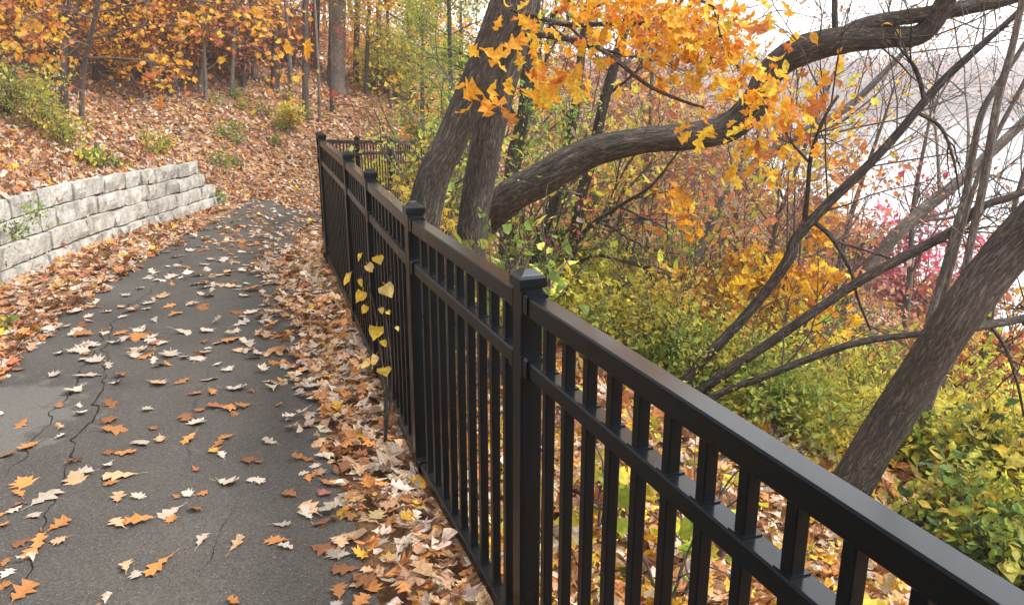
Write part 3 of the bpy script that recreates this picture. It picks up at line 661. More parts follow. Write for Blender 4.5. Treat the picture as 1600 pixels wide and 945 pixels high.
def trunk_tube(P_, R_, seg, sides, rough, seed):
    n = seg; pts = catmull(P_, n)[None]; rad = np.interp(np.linspace(0, 1, n), np.linspace(0, 1, len(R_)), R_)[None]
    V_, F_, ax = tube_batch(pts, rad, sides)
    if rough:
        c_ = np.repeat(pts[0], sides, 0); d = norm(V_-c_)
        q = ax*np.array([30, 30, 5.])+seed; rd = 1-np.abs(2*fbm(q, seed, 3)-1); lump = fbm(ax*np.array([7, 7, 2.5]), seed+5, 2)-.5
        r0 = np.repeat(rad[0], sides)
        V_ = V_+d*((rd-.6)*rough*np.minimum(1, r0/.12)+lump*.16*r0)[:, None]
    cap = np.arange(len(V_)-sides, len(V_))[None]
    return V_, [F_, cap], ax
def grow(p, d, L, r, lev, g, tubes, tips, kids=(4, 6), spread=.8, up=.06, wig=.16, start=.25):
    n = 6; pts = [p]; d = d/np.linalg.norm(d)
    for i in range(n-1):
        d = d+g.normal(0, wig, 3)+np.array([0, 0, up]); d /= np.linalg.norm(d); pts.append(pts[-1]+d*L/(n-1))
    pts = np.array(pts); rad = r*np.linspace(1, .35, n); tubes.append((pts, rad))
    if lev == 0: tips.append(pts); return
    for k in range(int(g.integers(kids[0], kids[1]+1))):
        t = g.uniform(start, 1)*(n-1); i = min(int(t), n-2); f = t-i; q = pts[i]*(1-f)+pts[i+1]*f; dd = pts[i+1]-pts[i]; dd = dd/np.linalg.norm(dd)
        pr = np.cross(dd, g.normal(0, 1, 3)); pr /= np.linalg.norm(pr); s = spread*g.uniform(.6, 1.25)
        grow(q, dd*math.cos(s)+pr*math.sin(s), L*g.uniform(.4, .7), max(r*.5, .0018), lev-1, g, tubes, tips, kids, spread, up, wig, start)
    tips.append(pts[-3:])
def tip_leaves(tips, per, size, pal, k, g, droop=.35, jit=.05, upn=1.0, jitc=.18, byb=0):
    if not tips: return None
    idx = np.repeat(np.arange(len(tips)), per); N = len(idx)
    A = np.array([catmull(t, 6) if len(t) != 6 else t for t in tips]); t = g.uniform(.1, 5, N); t = np.minimum(t, 4.99); i = t.astype(int); f = (t-i)[:, None]
    q = A[idx, i]*(1-f)+A[idx, i+1]*f; d = norm(A[idx, i+1]-A[idx, i])
    ax = norm(d*.6+g.normal(0, .6, (N, 3))+np.array([0, 0, -droop])); nor = np.array([0, 0, upn])+g.normal(0, .55, (N, 3))
    cl = pick(pal, N, jitc*.6)
    if byb:
        nb = len(tips)//byb+1; cb = pick(pal, nb, jitc)[idx//byb]*np.exp(g.normal(0, .12, (N, 1))); cl = np.where((g.random(N) < .75)[:, None], cb, cl); cl = np.clip(cl, 0, .9)
    return leaves(q+g.normal(0, jit, (N, 3)), ax, nor, size*np.exp(g.normal(0, .3, N)), cl, k)
SEED = [100]
class Tree:
    def __init__(s, name, label, cat='tree', group=None):
        SEED[0] += 1; s.g = np.random.default_rng(SEED[0]); s.name, s.label, s.cat, s.group = name, label, cat, group
        s.V, s.F, s.A, s.n = [], [], [], 0; s.tubes, s.tips, s.crown, s.base = [], [], [], None
    def add(s, V_, F_, ax):
        s.V.append(V_); s.F += [q+s.n for q in (F_ if isinstance(F_, list) else [F_])]; s.A.append(ax); s.n += len(V_)
    def trunk(s, px, ext=0., root=True, sides=12, rough=0., seg=None, flare=1.25):
        """px rows: x, y, Y, width in pixels -- or world points given as ('w', x, y, z, radius)"""
        P_, R_ = [], []
        for r_ in px:
            if r_[0] == 'w': P_.append(np.array(r_[1:4], float)); R_.append(r_[4])
            else:
                x, y, Yd, wp = r_; q = P(x, y, Yd); P_.append(q); R_.append(wp/2/FPX*np.linalg.norm(q-[0, 0, CAMH])*.97)
        if root:
            d = P_[0]-P_[1]; d = d/np.linalg.norm(d); d = d*.6+np.array([0, 0, -.4]); q = P_[0].copy(); d /= np.linalg.norm(d)
            hgt = q[2]-tz(q[0], q[1])
            if hgt > 0:
                for _ in range(200):
                    q = q+d*.04; d = d+np.array([0, 0, -.015]); d /= np.linalg.norm(d)
                    if q[2] < tz(q[0], q[1])-.08: break
                if np.linalg.norm(q-P_[0]) > .12: P_.insert(0, q); R_.insert(0, R_[0]*flare)
        if ext:
            d = P_[-1]-P_[-2]; d = d/np.linalg.norm(d); a = P_[-1]
            P_ += [a+d*ext*.5+np.array([0, 0, .05*ext]), a+d*ext+np.array([0, 0, .2*ext])]; R_ += [R_[-1]*.8, R_[-1]*.45]
        if s.base is None: s.base = P_[0].copy()
        L = sum(np.linalg.norm(np.diff(np.array(P_), axis=0), axis=1)); seg = seg or max(8, int(L/(.03 if rough else .12)))
        s.add(*trunk_tube(P_, R_, seg, sides, rough, SEED[0]*1.7)); s.last = (np.array(catmull(P_, 60)), np.interp(np.linspace(0, 1, 60), np.linspace(0, 1, len(R_)), R_)); return s
    def branch(s, n, t0=.4, t1=1., L=(.6, 1.2), lev=1, kids=(3, 5), ang=1.0, up=.05, r=.35, wig=.16, spread=.8, toward=None):
        Pn, Rn = s.last
        for k in range(n):
            i = int(s.g.uniform(t0, t1)*58); d = Pn[i+1]-Pn[i]; d /= np.linalg.norm(d); pr = np.cross(d, s.g.normal(0, 1, 3)); pr /= np.linalg.norm(pr)
            a = ang*s.g.uniform(.7, 1.2); dd = d*math.cos(a)+pr*math.sin(a)
            if toward is not None: dd = dd+np.array(toward)
            LL = s.g.uniform(*L); grow(Pn[i], dd, LL, min(Rn[i]*r, LL*.022), lev, s.g, s.tubes, s.tips, kids, spread, up, wig)
        return s
    def limb(s, px, wp0, wp1, n=4, L=(.3, .6), lev=1, kids=(2, 4), up=0., spread=.8):
        """a thin branch drawn along a line of sight"""
        P_ = np.array([P(x, y, Yd) for x, y, Yd in px]); dist = np.linalg.norm(P_.mean(0)-[0, 0, CAMH]); R_ = np.linspace(wp0, wp1, len(P_))/2/FPX*dist
        s.add(*trunk_tube(P_, R_, max(10, 5*len(P_)), 7, 0, 1)); s.last = (np.array(catmull(P_, 60)), np.interp(np.linspace(0, 1, 60), np.linspace(0, 1, len(R_)), R_))
        s.branch(n, .2, 1., L, lev, kids, .8, up, .7, .14, spread); return s
    def foliage(s, per, size, pal, k='ovate', **kw):
        q = tip_leaves(s.tips, per, size, pal, k, s.g, **kw)
        if q: s.crown.append(q)
        s.tips = []; return s
    def clump(s, centres, n, rad, size, pal, k, droop=.5, flat=.6):
        for c_ in centres:
            g = s.g; q = np.asarray(c_)+g.normal(0, 1, (n, 3))*rad*np.array([1, 1, flat]); ax = norm(g.normal(0, .7, (n, 3))+[0, 0, -droop]); nor = np.array([0, -.5, .7])+g.normal(0, .6, (n, 3))
            s.crown.append(leaves(q, ax, nor, size*np.exp(g.normal(0, .2, n)), pick(pal, n), k))
        return s
    def done(s, bark='bark', leafmat='leaf', wood='trunk', crown='crown'):
        if s.tubes:
            pts = np.array([t[0] for t in s.tubes]); rad = np.array([t[1] for t in s.tubes]); big = rad[:, 0] > .008
            for mk, sd_ in ((big, 6), (~big, 3)):
                if mk.any(): s.add(*tube_batch(pts[mk], np.maximum(rad[mk], .0012), sd_))
        b = s.base if s.base is not None else np.zeros(3)
        e = empty(s.name, tuple(map(float, b))); bb = np.asarray(b)
        o = mesh_obj(wood, np.concatenate(s.V)-bb, s.F, M[bark], e, ax=np.concatenate(s.A), smooth=True)
        if s.crown:
            v_, f_, c_ = merge(s.crown); mesh_obj(crown, v_-bb, f_, M[leafmat], e, col=c_)
        tag(e, s.label, s.cat, s.group); return e

#@@TREES@@
# ------------------------------------------------------------------ the trees leaning over the slope behind the fence
t = Tree('leaning_tree', 'thick trunk leaning right just behind the fence, left of the twin trunk beside it')
t.trunk([(668, 312, 4.9, 51.8), (705, 220, 4.9, 49.0), (752, 110, 4.9, 47.5), (785, 20, 4.9, 47.5), (800, -40, 4.9, 46.1)], 3.2, sides=56, rough=.022)
t.branch(5, .75, 1, (1.0, 1.8), 2, (3, 4), .9, .05)
t.clump([P(743, 155, 4.3)], 6, .06, .13, OAKY, 'oak').clump([P(772, 74, 4.3)], 4, .06, .12, OAKY, 'oak').done()

t = Tree('leaning_tree', 'upright dark trunk behind the fence whose upper boughs carry the hanging orange oak leaves')
t.trunk([(736, 378, 5.2, 46.2), (752, 270, 5.2, 48.1), (775, 160, 5.2, 48.1), (800, 70, 5.25, 46.2), (822, -30, 5.3, 42.5)], 3.0, sides=44, rough=.016)
t.branch(4, .8, 1, (1.0, 1.6), 2, (3, 4), .9, .05)
t.tips = []
# the leafy bough that hangs in front of the sky
t.limb([(812, 54, 5.2), (860, 57, 4.7), (912, 67, 4.4), (938, 77, 4.2), (968, 99, 4.1), (1016, 136, 4.0), (1072, 160, 3.9), (1100, 168, 3.9)], 11, 3, 2, (.2, .4), 1, up=-.0)
t.limb([(818, 20, 5.2), (880, 38, 4.6), (950, 38, 4.3), (1040, 40, 4.1), (1110, 70, 4.0), (1160, 110, 3.9)], 10, 3, 6, (.2, .4), 1, up=.0)
t.limb([(830, -20, 5.2), (900, -30, 4.5), (1000, -20, 4.2), (1090, 0, 4.0), (1130, 20, 3.9)], 10, 3, 6, (.2, .4), 1, up=.0)
t.foliage(1, .09, OAKY, 'oak', droop=.7, jit=.04)
HANG = [(880, 8), (905, 22), (930, 10), (955, 30), (975, 8), (1000, 25), (1025, 5), (1045, 30), (1075, 18), (1095, 40), (990, 55), (1030, 62), (1060, 75), (1085, 62), (1105, 85), (1040, 92), (1075, 105), (1100, 112), (1125, 105), (1140, 125), (1115, 138), (1150, 145), (1165, 160), (1185, 152), (1195, 170), (1135, 62), (1120, 35), (1010, 80), (960, 60)]
t.clump([P(x, y-26, 3.9+.25*math.sin(x)) for x, y in HANG+[(1165, 120), (1150, 95), (1180, 185)]+[(a+37, b+9) for a, b in HANG if a < 1090]+[(860, 45), (850, 20), (900, 90), (930, 60)]], 10, .10, .070, OAKY, 'oak', .5, .6)
t.clump([P(x, y, 3.9) for x, y in [(878, 128), (892, 118)]], 7, .06, .12, OAKY, 'oak', .9)
t.clump([P(x, y, 3.9) for x, y in [(1140, 232), (1160, 240), (1180, 236), (1150, 252), (1195, 255), (1172, 262), (1205, 240)]], 3, .06, .07, [(3, (.8, .55, .05)), (2, (.82, .42, .05)), (1, (.5, .5, .06))], 'oak', .6)
t.clump([P(x, y, 4.4) for x, y in [(832, 75), (812, 85), (800, 122), (838, 100)]], 4, .06, .11, OAKY, 'oak', .9)
t.clump([P(x, y, 3.8) for x, y in [(1078, 200), (1102, 195), (1175, 215), (1190, 228), (1218, 160), (1235, 135), (1270, 140), (1240, 165), (1200, 180), (1260, 180), (1215, 145), (1195, 150), (1225, 215), (1290, 150), (1165, 200), (1160, 265), (1190, 262)]], 3, .06, .085, OAKY, 'oak', .9)
t.done()

t = Tree('bent_tree', 'heavy grey limb sweeping right behind the fence and bending up at the sky')
t.trunk([(742, 375, 6.2, 40), (790, 315, 5.9, 50), (850, 278, 5.7, 51.0), (920, 240, 5.6, 46.4), (1000, 220, 5.5, 38.6), (1080, 212, 5.4, 38.6), (1140, 198, 5.35, 43.2), (1180, 160, 5.3, 40.2), (1205, 112, 5.3, 37.1), (1250, 80, 5.25, 40.2), (1320, 62, 5.2, 35.5), (1390, 58, 5.2, 27.8), (1440, 52, 5.2, 26.3), (1475, 5, 5.15, 24.7), (1490, -60, 5.1, 21.6)], 1.6, sides=56, rough=.026)
t.branch(7, .62, .95, (.6, 1.3), 2, (2, 3), .9, .03, r=.11, spread=.7)
t.trunk([(1300, 70, 5.2, 26.3), (1345, 42, 5.2, 23.2), (1410, 28, 5.2, 20.1), (1450, 22, 5.2, 20.1), (1530, 8, 5.2, 18.6), (1600, -8, 5.2, 15.5)], 1.4, root=False, sides=36, rough=.015)
t.branch(6, .4, 1, (.6, 1.2), 2, (2, 3), .9, .02, r=.11, spread=.7)
t.trunk([(1305, 45, 5.2, 9.3), (1304, 10, 5.2, 8.5), (1306, -40, 5.2, 7.7)], .8, root=False, sides=8)
t.foliage(1, .08, OAKY, 'oak', jit=.05) if False else None
t.tips = []
t.clump([P(x, y, 5.1) for x, y in [(1240, 50), (1258, 48), (1305, 95), (1295, 110), (1222, 115), (1408, 48)]], 2, .05, .08, OAKY, 'ovate').done()

t = Tree('leaning_tree', 'stout bare trunk at the right leaning up out of the frame above the nearest rail')
t.trunk([(1318, 775, 3.7, 56.8), (1370, 690, 3.7, 55.4), (1440, 580, 3.65, 54.1), (1500, 490, 3.6, 55.4), (1570, 400, 3.6, 58.1), (1640, 325, 3.55, 58.1), (1720, 240, 3.5, 55.4)], 3.0, sides=60, rough=.012)
t.branch(4, .8, 1, (1.0, 1.8), 2, (3, 4), .9, .05); t.tips = []
t.limb([(1512, 512, 3.6), (1550, 506, 3.7), (1600, 497, 3.8), (1680, 470, 3.8)], 14, 8, 4, (.3, .6), 1)
t.limb([(1548, 508, 3.7), (1572, 545, 3.7), (1590, 600, 3.75), (1600, 650, 3.8)], 6, 3, 2, (.2, .4), 0)
t.tips = []; t.done()

t = Tree('bare_tree', 'bare clump of slanting stems spreading right from behind the nearest fence panel')
t.trunk([(1062, 605, 4.9, 15.9), (1085, 577, 4.9, 15.9), (1150, 510, 4.9, 15.9), (1205, 445, 4.9, 15.9), (1236, 398, 4.9, 17.9), (1246, 370, 4.9, 15.9), (1300, 312, 4.9, 14.6), (1350, 265, 4.9, 13.3), (1400, 212, 4.9, 12.6), (1470, 130, 4.9, 11.3), (1540, 65, 4.9, 8.6), (1600, 10, 4.9, 6.6)], 1.5, sides=14, rough=.006)
t.branch(11, .45, 1, (.7, 1.5), 2, (3, 4), .8, .02, r=.22, spread=.75)
t.limb([(1258, 345, 4.9), (1262, 300, 4.85), (1268, 240, 4.8), (1290, 180, 4.8), (1310, 150, 4.8)], 8, 4, 4, (.4, .8), 1)
t.limb([(1270, 345, 4.9), (1300, 372, 4.85), (1330, 425, 4.8), (1340, 465, 4.8), (1360, 515, 4.8)], 8, 3, 2, (.3, .5), 1)
t.limb([(1445, 160, 4.9), (1432, 110, 4.9), (1405, 75, 4.9)], 7, 3, 3, (.4, .8), 1)
t.limb([(1432, 175, 4.9), (1470, 200, 4.85), (1490, 250, 4.8), (1500, 310, 4.8)], 6, 2, 3, (.3, .6), 1)
t.trunk([(1075, 618, 4.75, 14.6), (1105, 602, 4.75, 14.6), (1210, 530, 4.7, 14.6), (1285, 478, 4.7, 13.9), (1345, 438, 4.7, 14.6), (1420, 397, 4.7, 14.6), (1490, 360, 4.65, 13.3), (1530, 325, 4.6, 11.3), (1600, 300, 4.6, 8.6), (1660, 270, 4.6, 6.6)], .8, root=False, sides=14, rough=.006)
t.branch(8, .35, 1, (.6, 1.2), 2, (3, 4), .8, .02, r=.22, spread=.75)
t.trunk([(1075, 640, 4.6, 11.3), (1130, 612, 4.5, 11.3), (1190, 590, 4.45, 11.3), (1260, 562, 4.4, 11.3), (1340, 535, 4.35, 10.6), (1430, 522, 4.3, 9.3), (1500, 515, 4.3, 8.0)], .6, root=False, sides=12)
t.branch(4, .3, 1, (.4, .8), 1, (2, 4), .8, .02, r=.3)
t.tips = t.tips[:40]; t.foliage(1, .05, ORANGE, 'ovate').done('bark_dark')

t = Tree('bare_tree', 'group of thin upright grey stems passing behind the stout leaning trunk at the right')
t.trunk([(1385, 800, 4.3, 11.6), (1425, 705, 4.3, 11.6), (1455, 620, 4.3, 12.2), (1478, 545, 4.3, 12.2), (1500, 460, 4.3, 11.6), (1520, 365, 4.3, 10.9), (1537, 287, 4.3, 10.9), (1559, 159, 4.3, 10.1), (1580, 80, 4.3, 9.3), (1600, -10, 4.3, 8.7)], 2, sides=12, rough=.004)
t.branch(6, .45, 1, (.6, 1.2), 2, (2, 3), .8, .05, r=.2)
t.trunk([(1380, 765, 4.5, 9.3), (1402, 690, 4.5, 9.3), (1422, 625, 4.5, 9.3), (1452, 500, 4.5, 10.1), (1474, 428, 4.5, 10.9), (1494, 355, 4.5, 10.9), (1510, 300, 4.5, 10.1), (1530, 190, 4.5, 9.3), (1554, 140, 4.5, 7.9), (1600, 70, 4.5, 5.8)], 1.5, sides=10)
t.branch(5, .45, 1, (.6, 1.2), 2, (2, 3), .8, .05, r=.2)
t.trunk([(1398, 765, 4.4, 8.7), (1415, 700, 4.4, 8.7), (1432, 630, 4.4, 8.7), (1470, 480, 4.4, 7.9), (1520, 300, 4.4, 7.2), (1560, 205, 4.4, 6.5), (1605, 120, 4.4, 5.8)], 1.5, sides=10)
t.tips = t.tips[:30]; t.foliage(1, .05, ORANGE, 'ovate').done('bark_light')

t = Tree('bare_tree', 'bare pale grey tree leaning right in front of the white lake')
t.trunk([(1215, 640, 9.5, 16), (1340, 445, 9.5, 18), (1396, 372, 9.5, 19), (1452, 320, 9.5, 18), (1507, 276, 9.5, 15), (1600, 190, 9.5, 12)], 2, sides=10)
t.branch(9, .3, 1, (.8, 1.8), 2, (2, 4), .8, .03, r=.35); t.tips = t.tips[:50]; t.foliage(1, .06, RUST, 'small').done('bark_light')
t = Tree('bare_tree', 'thin bare grey tree arching right below the heavy bent limb')
t.trunk([(1060, 480, 9, 14), (1120, 330, 9, 14), (1180, 255, 9, 13), (1232, 219, 9, 13), (1320, 171, 9, 11), (1390, 105, 9, 8)], 1.5, sides=10)
t.branch(12, .25, 1, (.8, 1.8), 2, (3, 4), .8, .03, r=.35); t.foliage(1, .055, RUST, 'small').done('bark_light')
for i, (x0, y0, x1, y1, Yd, lab) in enumerate([(1180, 470, 1290, 150, 8, 'twiggy bare sapling with a few rusty leaves under the bend of the heavy limb'), (1300, 470, 1380, 190, 10, 'twiggy bare sapling in front of the crimson shrub by the water'), (1150, 420, 1170, 180, 10, 'twiggy sapling with rusty leaves left of the upward bend of the heavy limb'), (1420, 450, 1450, 200, 11, 'thin twiggy sapling standing against the white water'), (1550, 480, 1640, 150, 7.5, 'thin bare sapling at the right edge among the grey stems')]):
    t = Tree('bare_sapling', lab)
    t.trunk([(x0, y0, Yd, 9), ((x0+x1)/2-8, (y0+y1)/2, Yd, 7), (x1, y1, Yd, 4)], .4, sides=7)
    t.branch(17, .15, 1, (.7, 1.6), 2, (3, 5), .8, .03, r=.4, spread=.7); t.foliage(1, .045, RUST if i != 1 else ORANGE, 'small').done('twig')

t = Tree('slender_tree', 'slim dark trunk right of the post cap, crossing behind the heavy limb')
t.trunk([(884, 456, 6.6, 17.8), (893, 398, 6.6, 17.8), (910, 300, 6.6, 17.0), (922, 260, 6.6, 17.0), (940, 175, 6.6, 16.1), (955, 120, 6.6, 15.3), (971, 63, 6.6, 14.4), (990, 0, 6.6, 13.6)], 2.5, sides=14, rough=.006)
t.branch(8, .5, 1, (.8, 1.5), 2, (3, 4), .9, .03); t.limb([(898, 414, 6.6), (930, 400, 6.5), (968, 407, 6.4), (1037, 430, 6.3), (1095, 470, 6.2)], 6, 3, 4, (.4, .8), 1)
t.clump([P(x, y, 6.3) for x, y in [(918, 318), (923, 332), (905, 365), (885, 345), (878, 385)]], 7, .05, .05, CRIMSON, 'ovate', .5)
t.limb([(902, 376, 6.6), (926, 350, 6.5), (974, 318, 6.4), (1018, 290, 6.3), (1063, 233, 6.2)], 8, 3, 5, (.4, .8), 1); t.foliage(2, .07, RUST, 'ovate').done('bark_dark')
t = Tree('slender_tree', 'slim dark trunk left of its twin, behind the heavy limb above the post cap')
t.trunk([(834, 407, 6.9, 16), (856, 344, 6.9, 16), (875, 287, 6.9, 15), (889, 222, 6.9, 15), (901, 152, 6.9, 14), (911, 63, 6.9, 13), (922, 0, 6.9, 12)], 2.5, sides=12, rough=.005)
t.branch(7, .5, 1, (.8, 1.4), 2, (3, 4), .9, .03).foliage(1, .06, YGREEN, 'ovate').done('bark_dark')
t = Tree('slender_tree', 'dark trunk with green leaves right behind the twin trunks')
t.trunk([(796, 330, 7.5, 26), (803, 250, 7.5, 26), (820, 178, 7.5, 24), (826, 90, 7.5, 22), (835, 0, 7.5, 20)], 2.5, sides=14, rough=.007)
t.branch(10, .3, .95, (.5, 1.1), 2, (3, 5), .9, 0).foliage(5, .05, GREEN, 'ovate')
t.clump([P(x, y, 6.2) for x, y in [(835, 210), (860, 190), (880, 220), (900, 180), (850, 240), (800, 280), (785, 300), (908, 232), (820, 165), (870, 255), (845, 150), (880, 150), (815, 235)]], 55, .13, .036, GREEN, 'ovate', .3, .7).done('bark_dark')
t = Tree('slender_tree', 'broken pale grey sapling pair rising right of the slim dark trunk')
t.trunk([(964, 500, 10, 11), (990, 410, 10, 11), (1009, 325, 10, 10), (1015, 242, 10, 9), (1018, 150, 10, 7)], 1, sides=9); t.branch(6, .3, 1, (.5, 1.), 1, (3, 4))
t.trunk([(968, 506, 10, 13), (1005, 442, 10, 14), (1037, 391, 10, 14)], 0, root=False, sides=10); t.branch(3, .3, 1, (.5, 1.), 1, (2, 3)); t.tips = t.tips[:12]; t.foliage(1, .05, RUST, 'small').done('bark_light')
t = Tree('slender_tree', 'reddish-brown leaning stump of a trunk below the heavy limb')
t.trunk([(832, 425, 10.5, 18), (862, 380, 10.5, 20), (880, 330, 10.5, 16), (893, 300, 10.5, 12)], .6, sides=10); t.branch(4, .5, 1, (.4, .8), 1, (2, 3)); t.foliage(2, .06, [(1, (.6, .04, .05))], 'ovate').done('bark')

# ------------------------------------------------------------------ woods on the left hillside
def hill_tree(px, Yd, wp, lab, pal, per, size, k='ovate', lean=0, top=-60, n=10, bark='bark', L=(.8, 1.8), t0=.3, lev=2, name='hillside_tree', group=None, ext=3, kids=(3, 5), up=0.0, rough=0, droop=.3):
    t = Tree(name, lab, 'tree', group); x, y = px
    g = ground_hit(x, y, 3)
    if Yd is None: Yd = g[1]
    t.trunk([(x, y-4, Yd, wp*1.1), (x+lean*.3, y*.6+top*.4, Yd, wp), (x+lean, top, Yd, wp*.85)], ext, sides=10 if not rough else 40, rough=rough)
    if n: t.branch(int(n*1.5), t0, 1, L, lev, kids, 1.1, up, r=.3)
    if per and t.tips: t.foliage(int(per*3), size*.76, pal, k, droop=droop, jit=.1)
    return t.done(bark)
hill_tree((190, 118), None, 50, 'thickest dark trunk on the left hillside, half hidden by orange leaves', ORANGE, 2, .10, lean=-25, n=3, bark='bark', t0=.7, rough=.03)
hill_tree((74, 128), None, 12, 'slim dark trunk at the far left, left of its close pair', ORANGE, 4, .09, 'maple', lean=0, n=12, bark='bark_dark')
hill_tree((112, 143), None, 13, 'slim dark trunk at the left, right of its close pair', OAKY, 4, .09, 'maple', lean=5, n=12, bark='bark_dark')
t = Tree('maple_sapling', 'maple with large orange leaves spreading in front of the thickest hillside trunk')
t.trunk([(128, 146, 12.5, 7), (134, 90, 12.4, 7), (150, 20, 12.2, 6), (165, -60, 12, 5)], 1, sides=8)
for q in ([(140, 62, 12.3), (230, 40, 12), (330, 45, 11.4), (400, 75, 10), (440, 100, 10)], [(138, 72, 12.3), (118, 66, 11.8), (95, 78, 11.4)], [(150, 20, 12.2), (250, 0, 11.5), (340, 5, 10.6), (420, 10, 10)], [(148, 30, 12.2), (90, 15, 11.4), (30, 30, 10.8)], [(134, 90, 12.4), (220, 95, 11.6), (300, 115, 11)]):
    t.limb(q, 3, 1.5, 9, (.3, .7), 1, up=-.01)
t.foliage(5, .07, OAKY+ORANGE, 'maple', droop=.6, jit=.1).done('twig')
hill_tree((98, 120), 14.5, 10, 'thin leaning trunk between the close pair at the far left', OAKY, 3, .09, lean=12, n=8, bark='bark_dark')
hill_tree((322, 160), None, 5, 'thin pale stem on the hillside above the end of the stone wall', ORANGE, 4, .09, lean=-12, n=12, bark='bark_light')
hill_tree((312, 150), None, 6, 'thin pale stem leaning left above the end of the stone wall', ORANGE, 4, .09, lean=20, n=10, bark='bark_light')
hill_tree((250, 145), None, 7, 'thin brown sapling with copper leaves right of the thickest hillside trunk', ORANGE, 5, .085, lean=8, n=16)
hill_tree((342, 105), None, 14, 'mid-sized grey trunk high on the hillside above the stone wall', ORANGE, 4, .11, lean=0, n=8)
hill_tree((380, 140), None, 6, 'dark sapling with orange leaves left of the grey stems at the bend', ORANGE, 5, .085, lean=-8, n=15, bark='bark_dark')
hill_tree((525, 142), None, 25, 'tall thick grey trunk standing above the path bend', YELLOW, 2, .10, lean=5, n=4, t0=.6, rough=.015, bark='bark_light')
hill_tree((477, 187), None, 9, 'straight grey pole of a trunk above the path bend, leftmost of three', ORANGE, 2, .08, n=6, lean=0, t0=.5)
hill_tree((500, 192), None, 4, 'thinnest pale stem of three above the path bend', YELLOW, 2, .07, n=6, lean=-12, t0=.5, bark='bark_light')
hill_tree((518, 175), None, 5, 'dark thin stem just left of the tall thick grey trunk', [(1, (.55, .04, .05)), (1, (.6, .12, .05))], 2, .08, n=6, lean=-3, t0=.1, bark='bark_dark')
hill_tree((491, 110), None, 12, 'grey trunk further up the slope behind the three stems', ORANGE, 3, .10, n=8, lean=6)
hill_tree((572, 150), None, 6, 'thin trunk with yellow leaves right of the tall thick grey trunk', YELLOW, 4, .08, n=14, lean=8)
hill_tree((610, 165), None, 5, 'thin trunk with yellow-green leaves above the far fence', YELLOW, 4, .07, n=14, lean=-8, t0=.35)
hill_tree((660, 190), 18, 6, 'small green-leaved tree left of the leaning trunks', GREEN+GREEN+YGREEN+[(1,(.66,.25,.08))], 6, .07, n=20, lean=0, t0=.3, L=(.6, 1.3))
hill_tree((705, 200), 14, 7, 'green-leaved tree behind the leaning trunks', GREEN+GREEN+YGREEN+[(1,(.66,.28,.1))], 6, .07, n=18, lean=-5, t0=.3, L=(.6, 1.3))
hill_tree((440, 90), None, 6, 'sapling with orange and yellow leaves left of the bend stems', OAKY, 6, .10, n=16, lean=-10, t0=.1)
for i, (x, y, wp, ln, bk, lab) in enumerate([(28, 112, 11, 6, 'bark', 'grey trunk at the left edge of the woods above the feathery bush'), (228, 118, 9, -6, 'bark_dark', 'dark slim trunk right of the thickest hillside trunk'), (296, 105, 10, 8, 'bark', 'grey trunk high on the hillside above the middle of the wall'), (398, 125, 9, -8, 'bark_light', 'pale slim trunk on the hillside left of the bend stems'), (430, 135, 12, 4, 'bark', 'sturdy grey trunk left of the three stems above the bend'), (362, 152, 6, 10, 'bark_light', 'thin pale trunk above the end of the wall, right of the leaning pair'), (455, 150, 6, -14, 'bark_light', 'thin trunk leaning left just left of the three stems above the bend'), (556, 128, 9, 5, 'bark', 'slim grey trunk right beside the tall thick grey trunk'), (594, 150, 8, -4, 'bark_light', 'pale trunk among the yellow leaves above the far fence'), (150, 128, 9, 4, 'bark_dark', 'dark trunk just left of the thickest hillside trunk')]):
    hill_tree((x, y), None, wp, lab, YELLOW if i % 2 else OAKY, 2, .09, lean=ln, n=4, t0=.55, bark=bk)
# small plants showing green and yellow through the hillside litter
rg = np.random.default_rng(31)
WEED = [(rg.uniform(140, 480), rg.uniform(150, 262)) for _ in range(16)]
rb = np.random.default_rng(21)
pals = [('orange', ORANGE), ('golden yellow', YELLOW+OAKY), ('rusty red', RUST), ('bright orange', OAKY)]
FARB = []
for i in range(30):
    x = rb.uniform(-40, 1080) if i < 26 else rb.uniform(560, 1100); y = rb.uniform(20, 110)
    g_ = ground_hit(x, max(y, 12), 12)
    Yd = rb.uniform(20, 36) if g_ is None else max(g_[1], 17)
    nm, pl = pals[int(rb.integers(0, 4))]
    r_ = ray(x, y); X_ = r_[0]/r_[1]*Yd; zt = tz(X_, Yd)
    t = Tree('woodland_tree', f'{nm} tree standing far back among the woods on the hill', 'tree', f'{nm} trees far back on the hill')
    hgt = rb.uniform(4, 7); ln = rb.normal(0, .5); r0 = rb.uniform(.05, .14)
    t.trunk([('w', X_, Yd, zt-.1, r0), ('w', X_+ln*.4, Yd, zt+hgt*.5, r0*.8), ('w', X_+ln, Yd, zt+hgt, r0*.3)], 0, root=False, sides=8)
    t.branch(16, .1, 1, (1.2, 2.4), 1, (4, 6), 1.2, .0, r=.4); t.foliage(17, .155, pl, 'small', jit=.28, droop=.2).done('bark' if i % 3 else 'bark_light', 'farleaf')

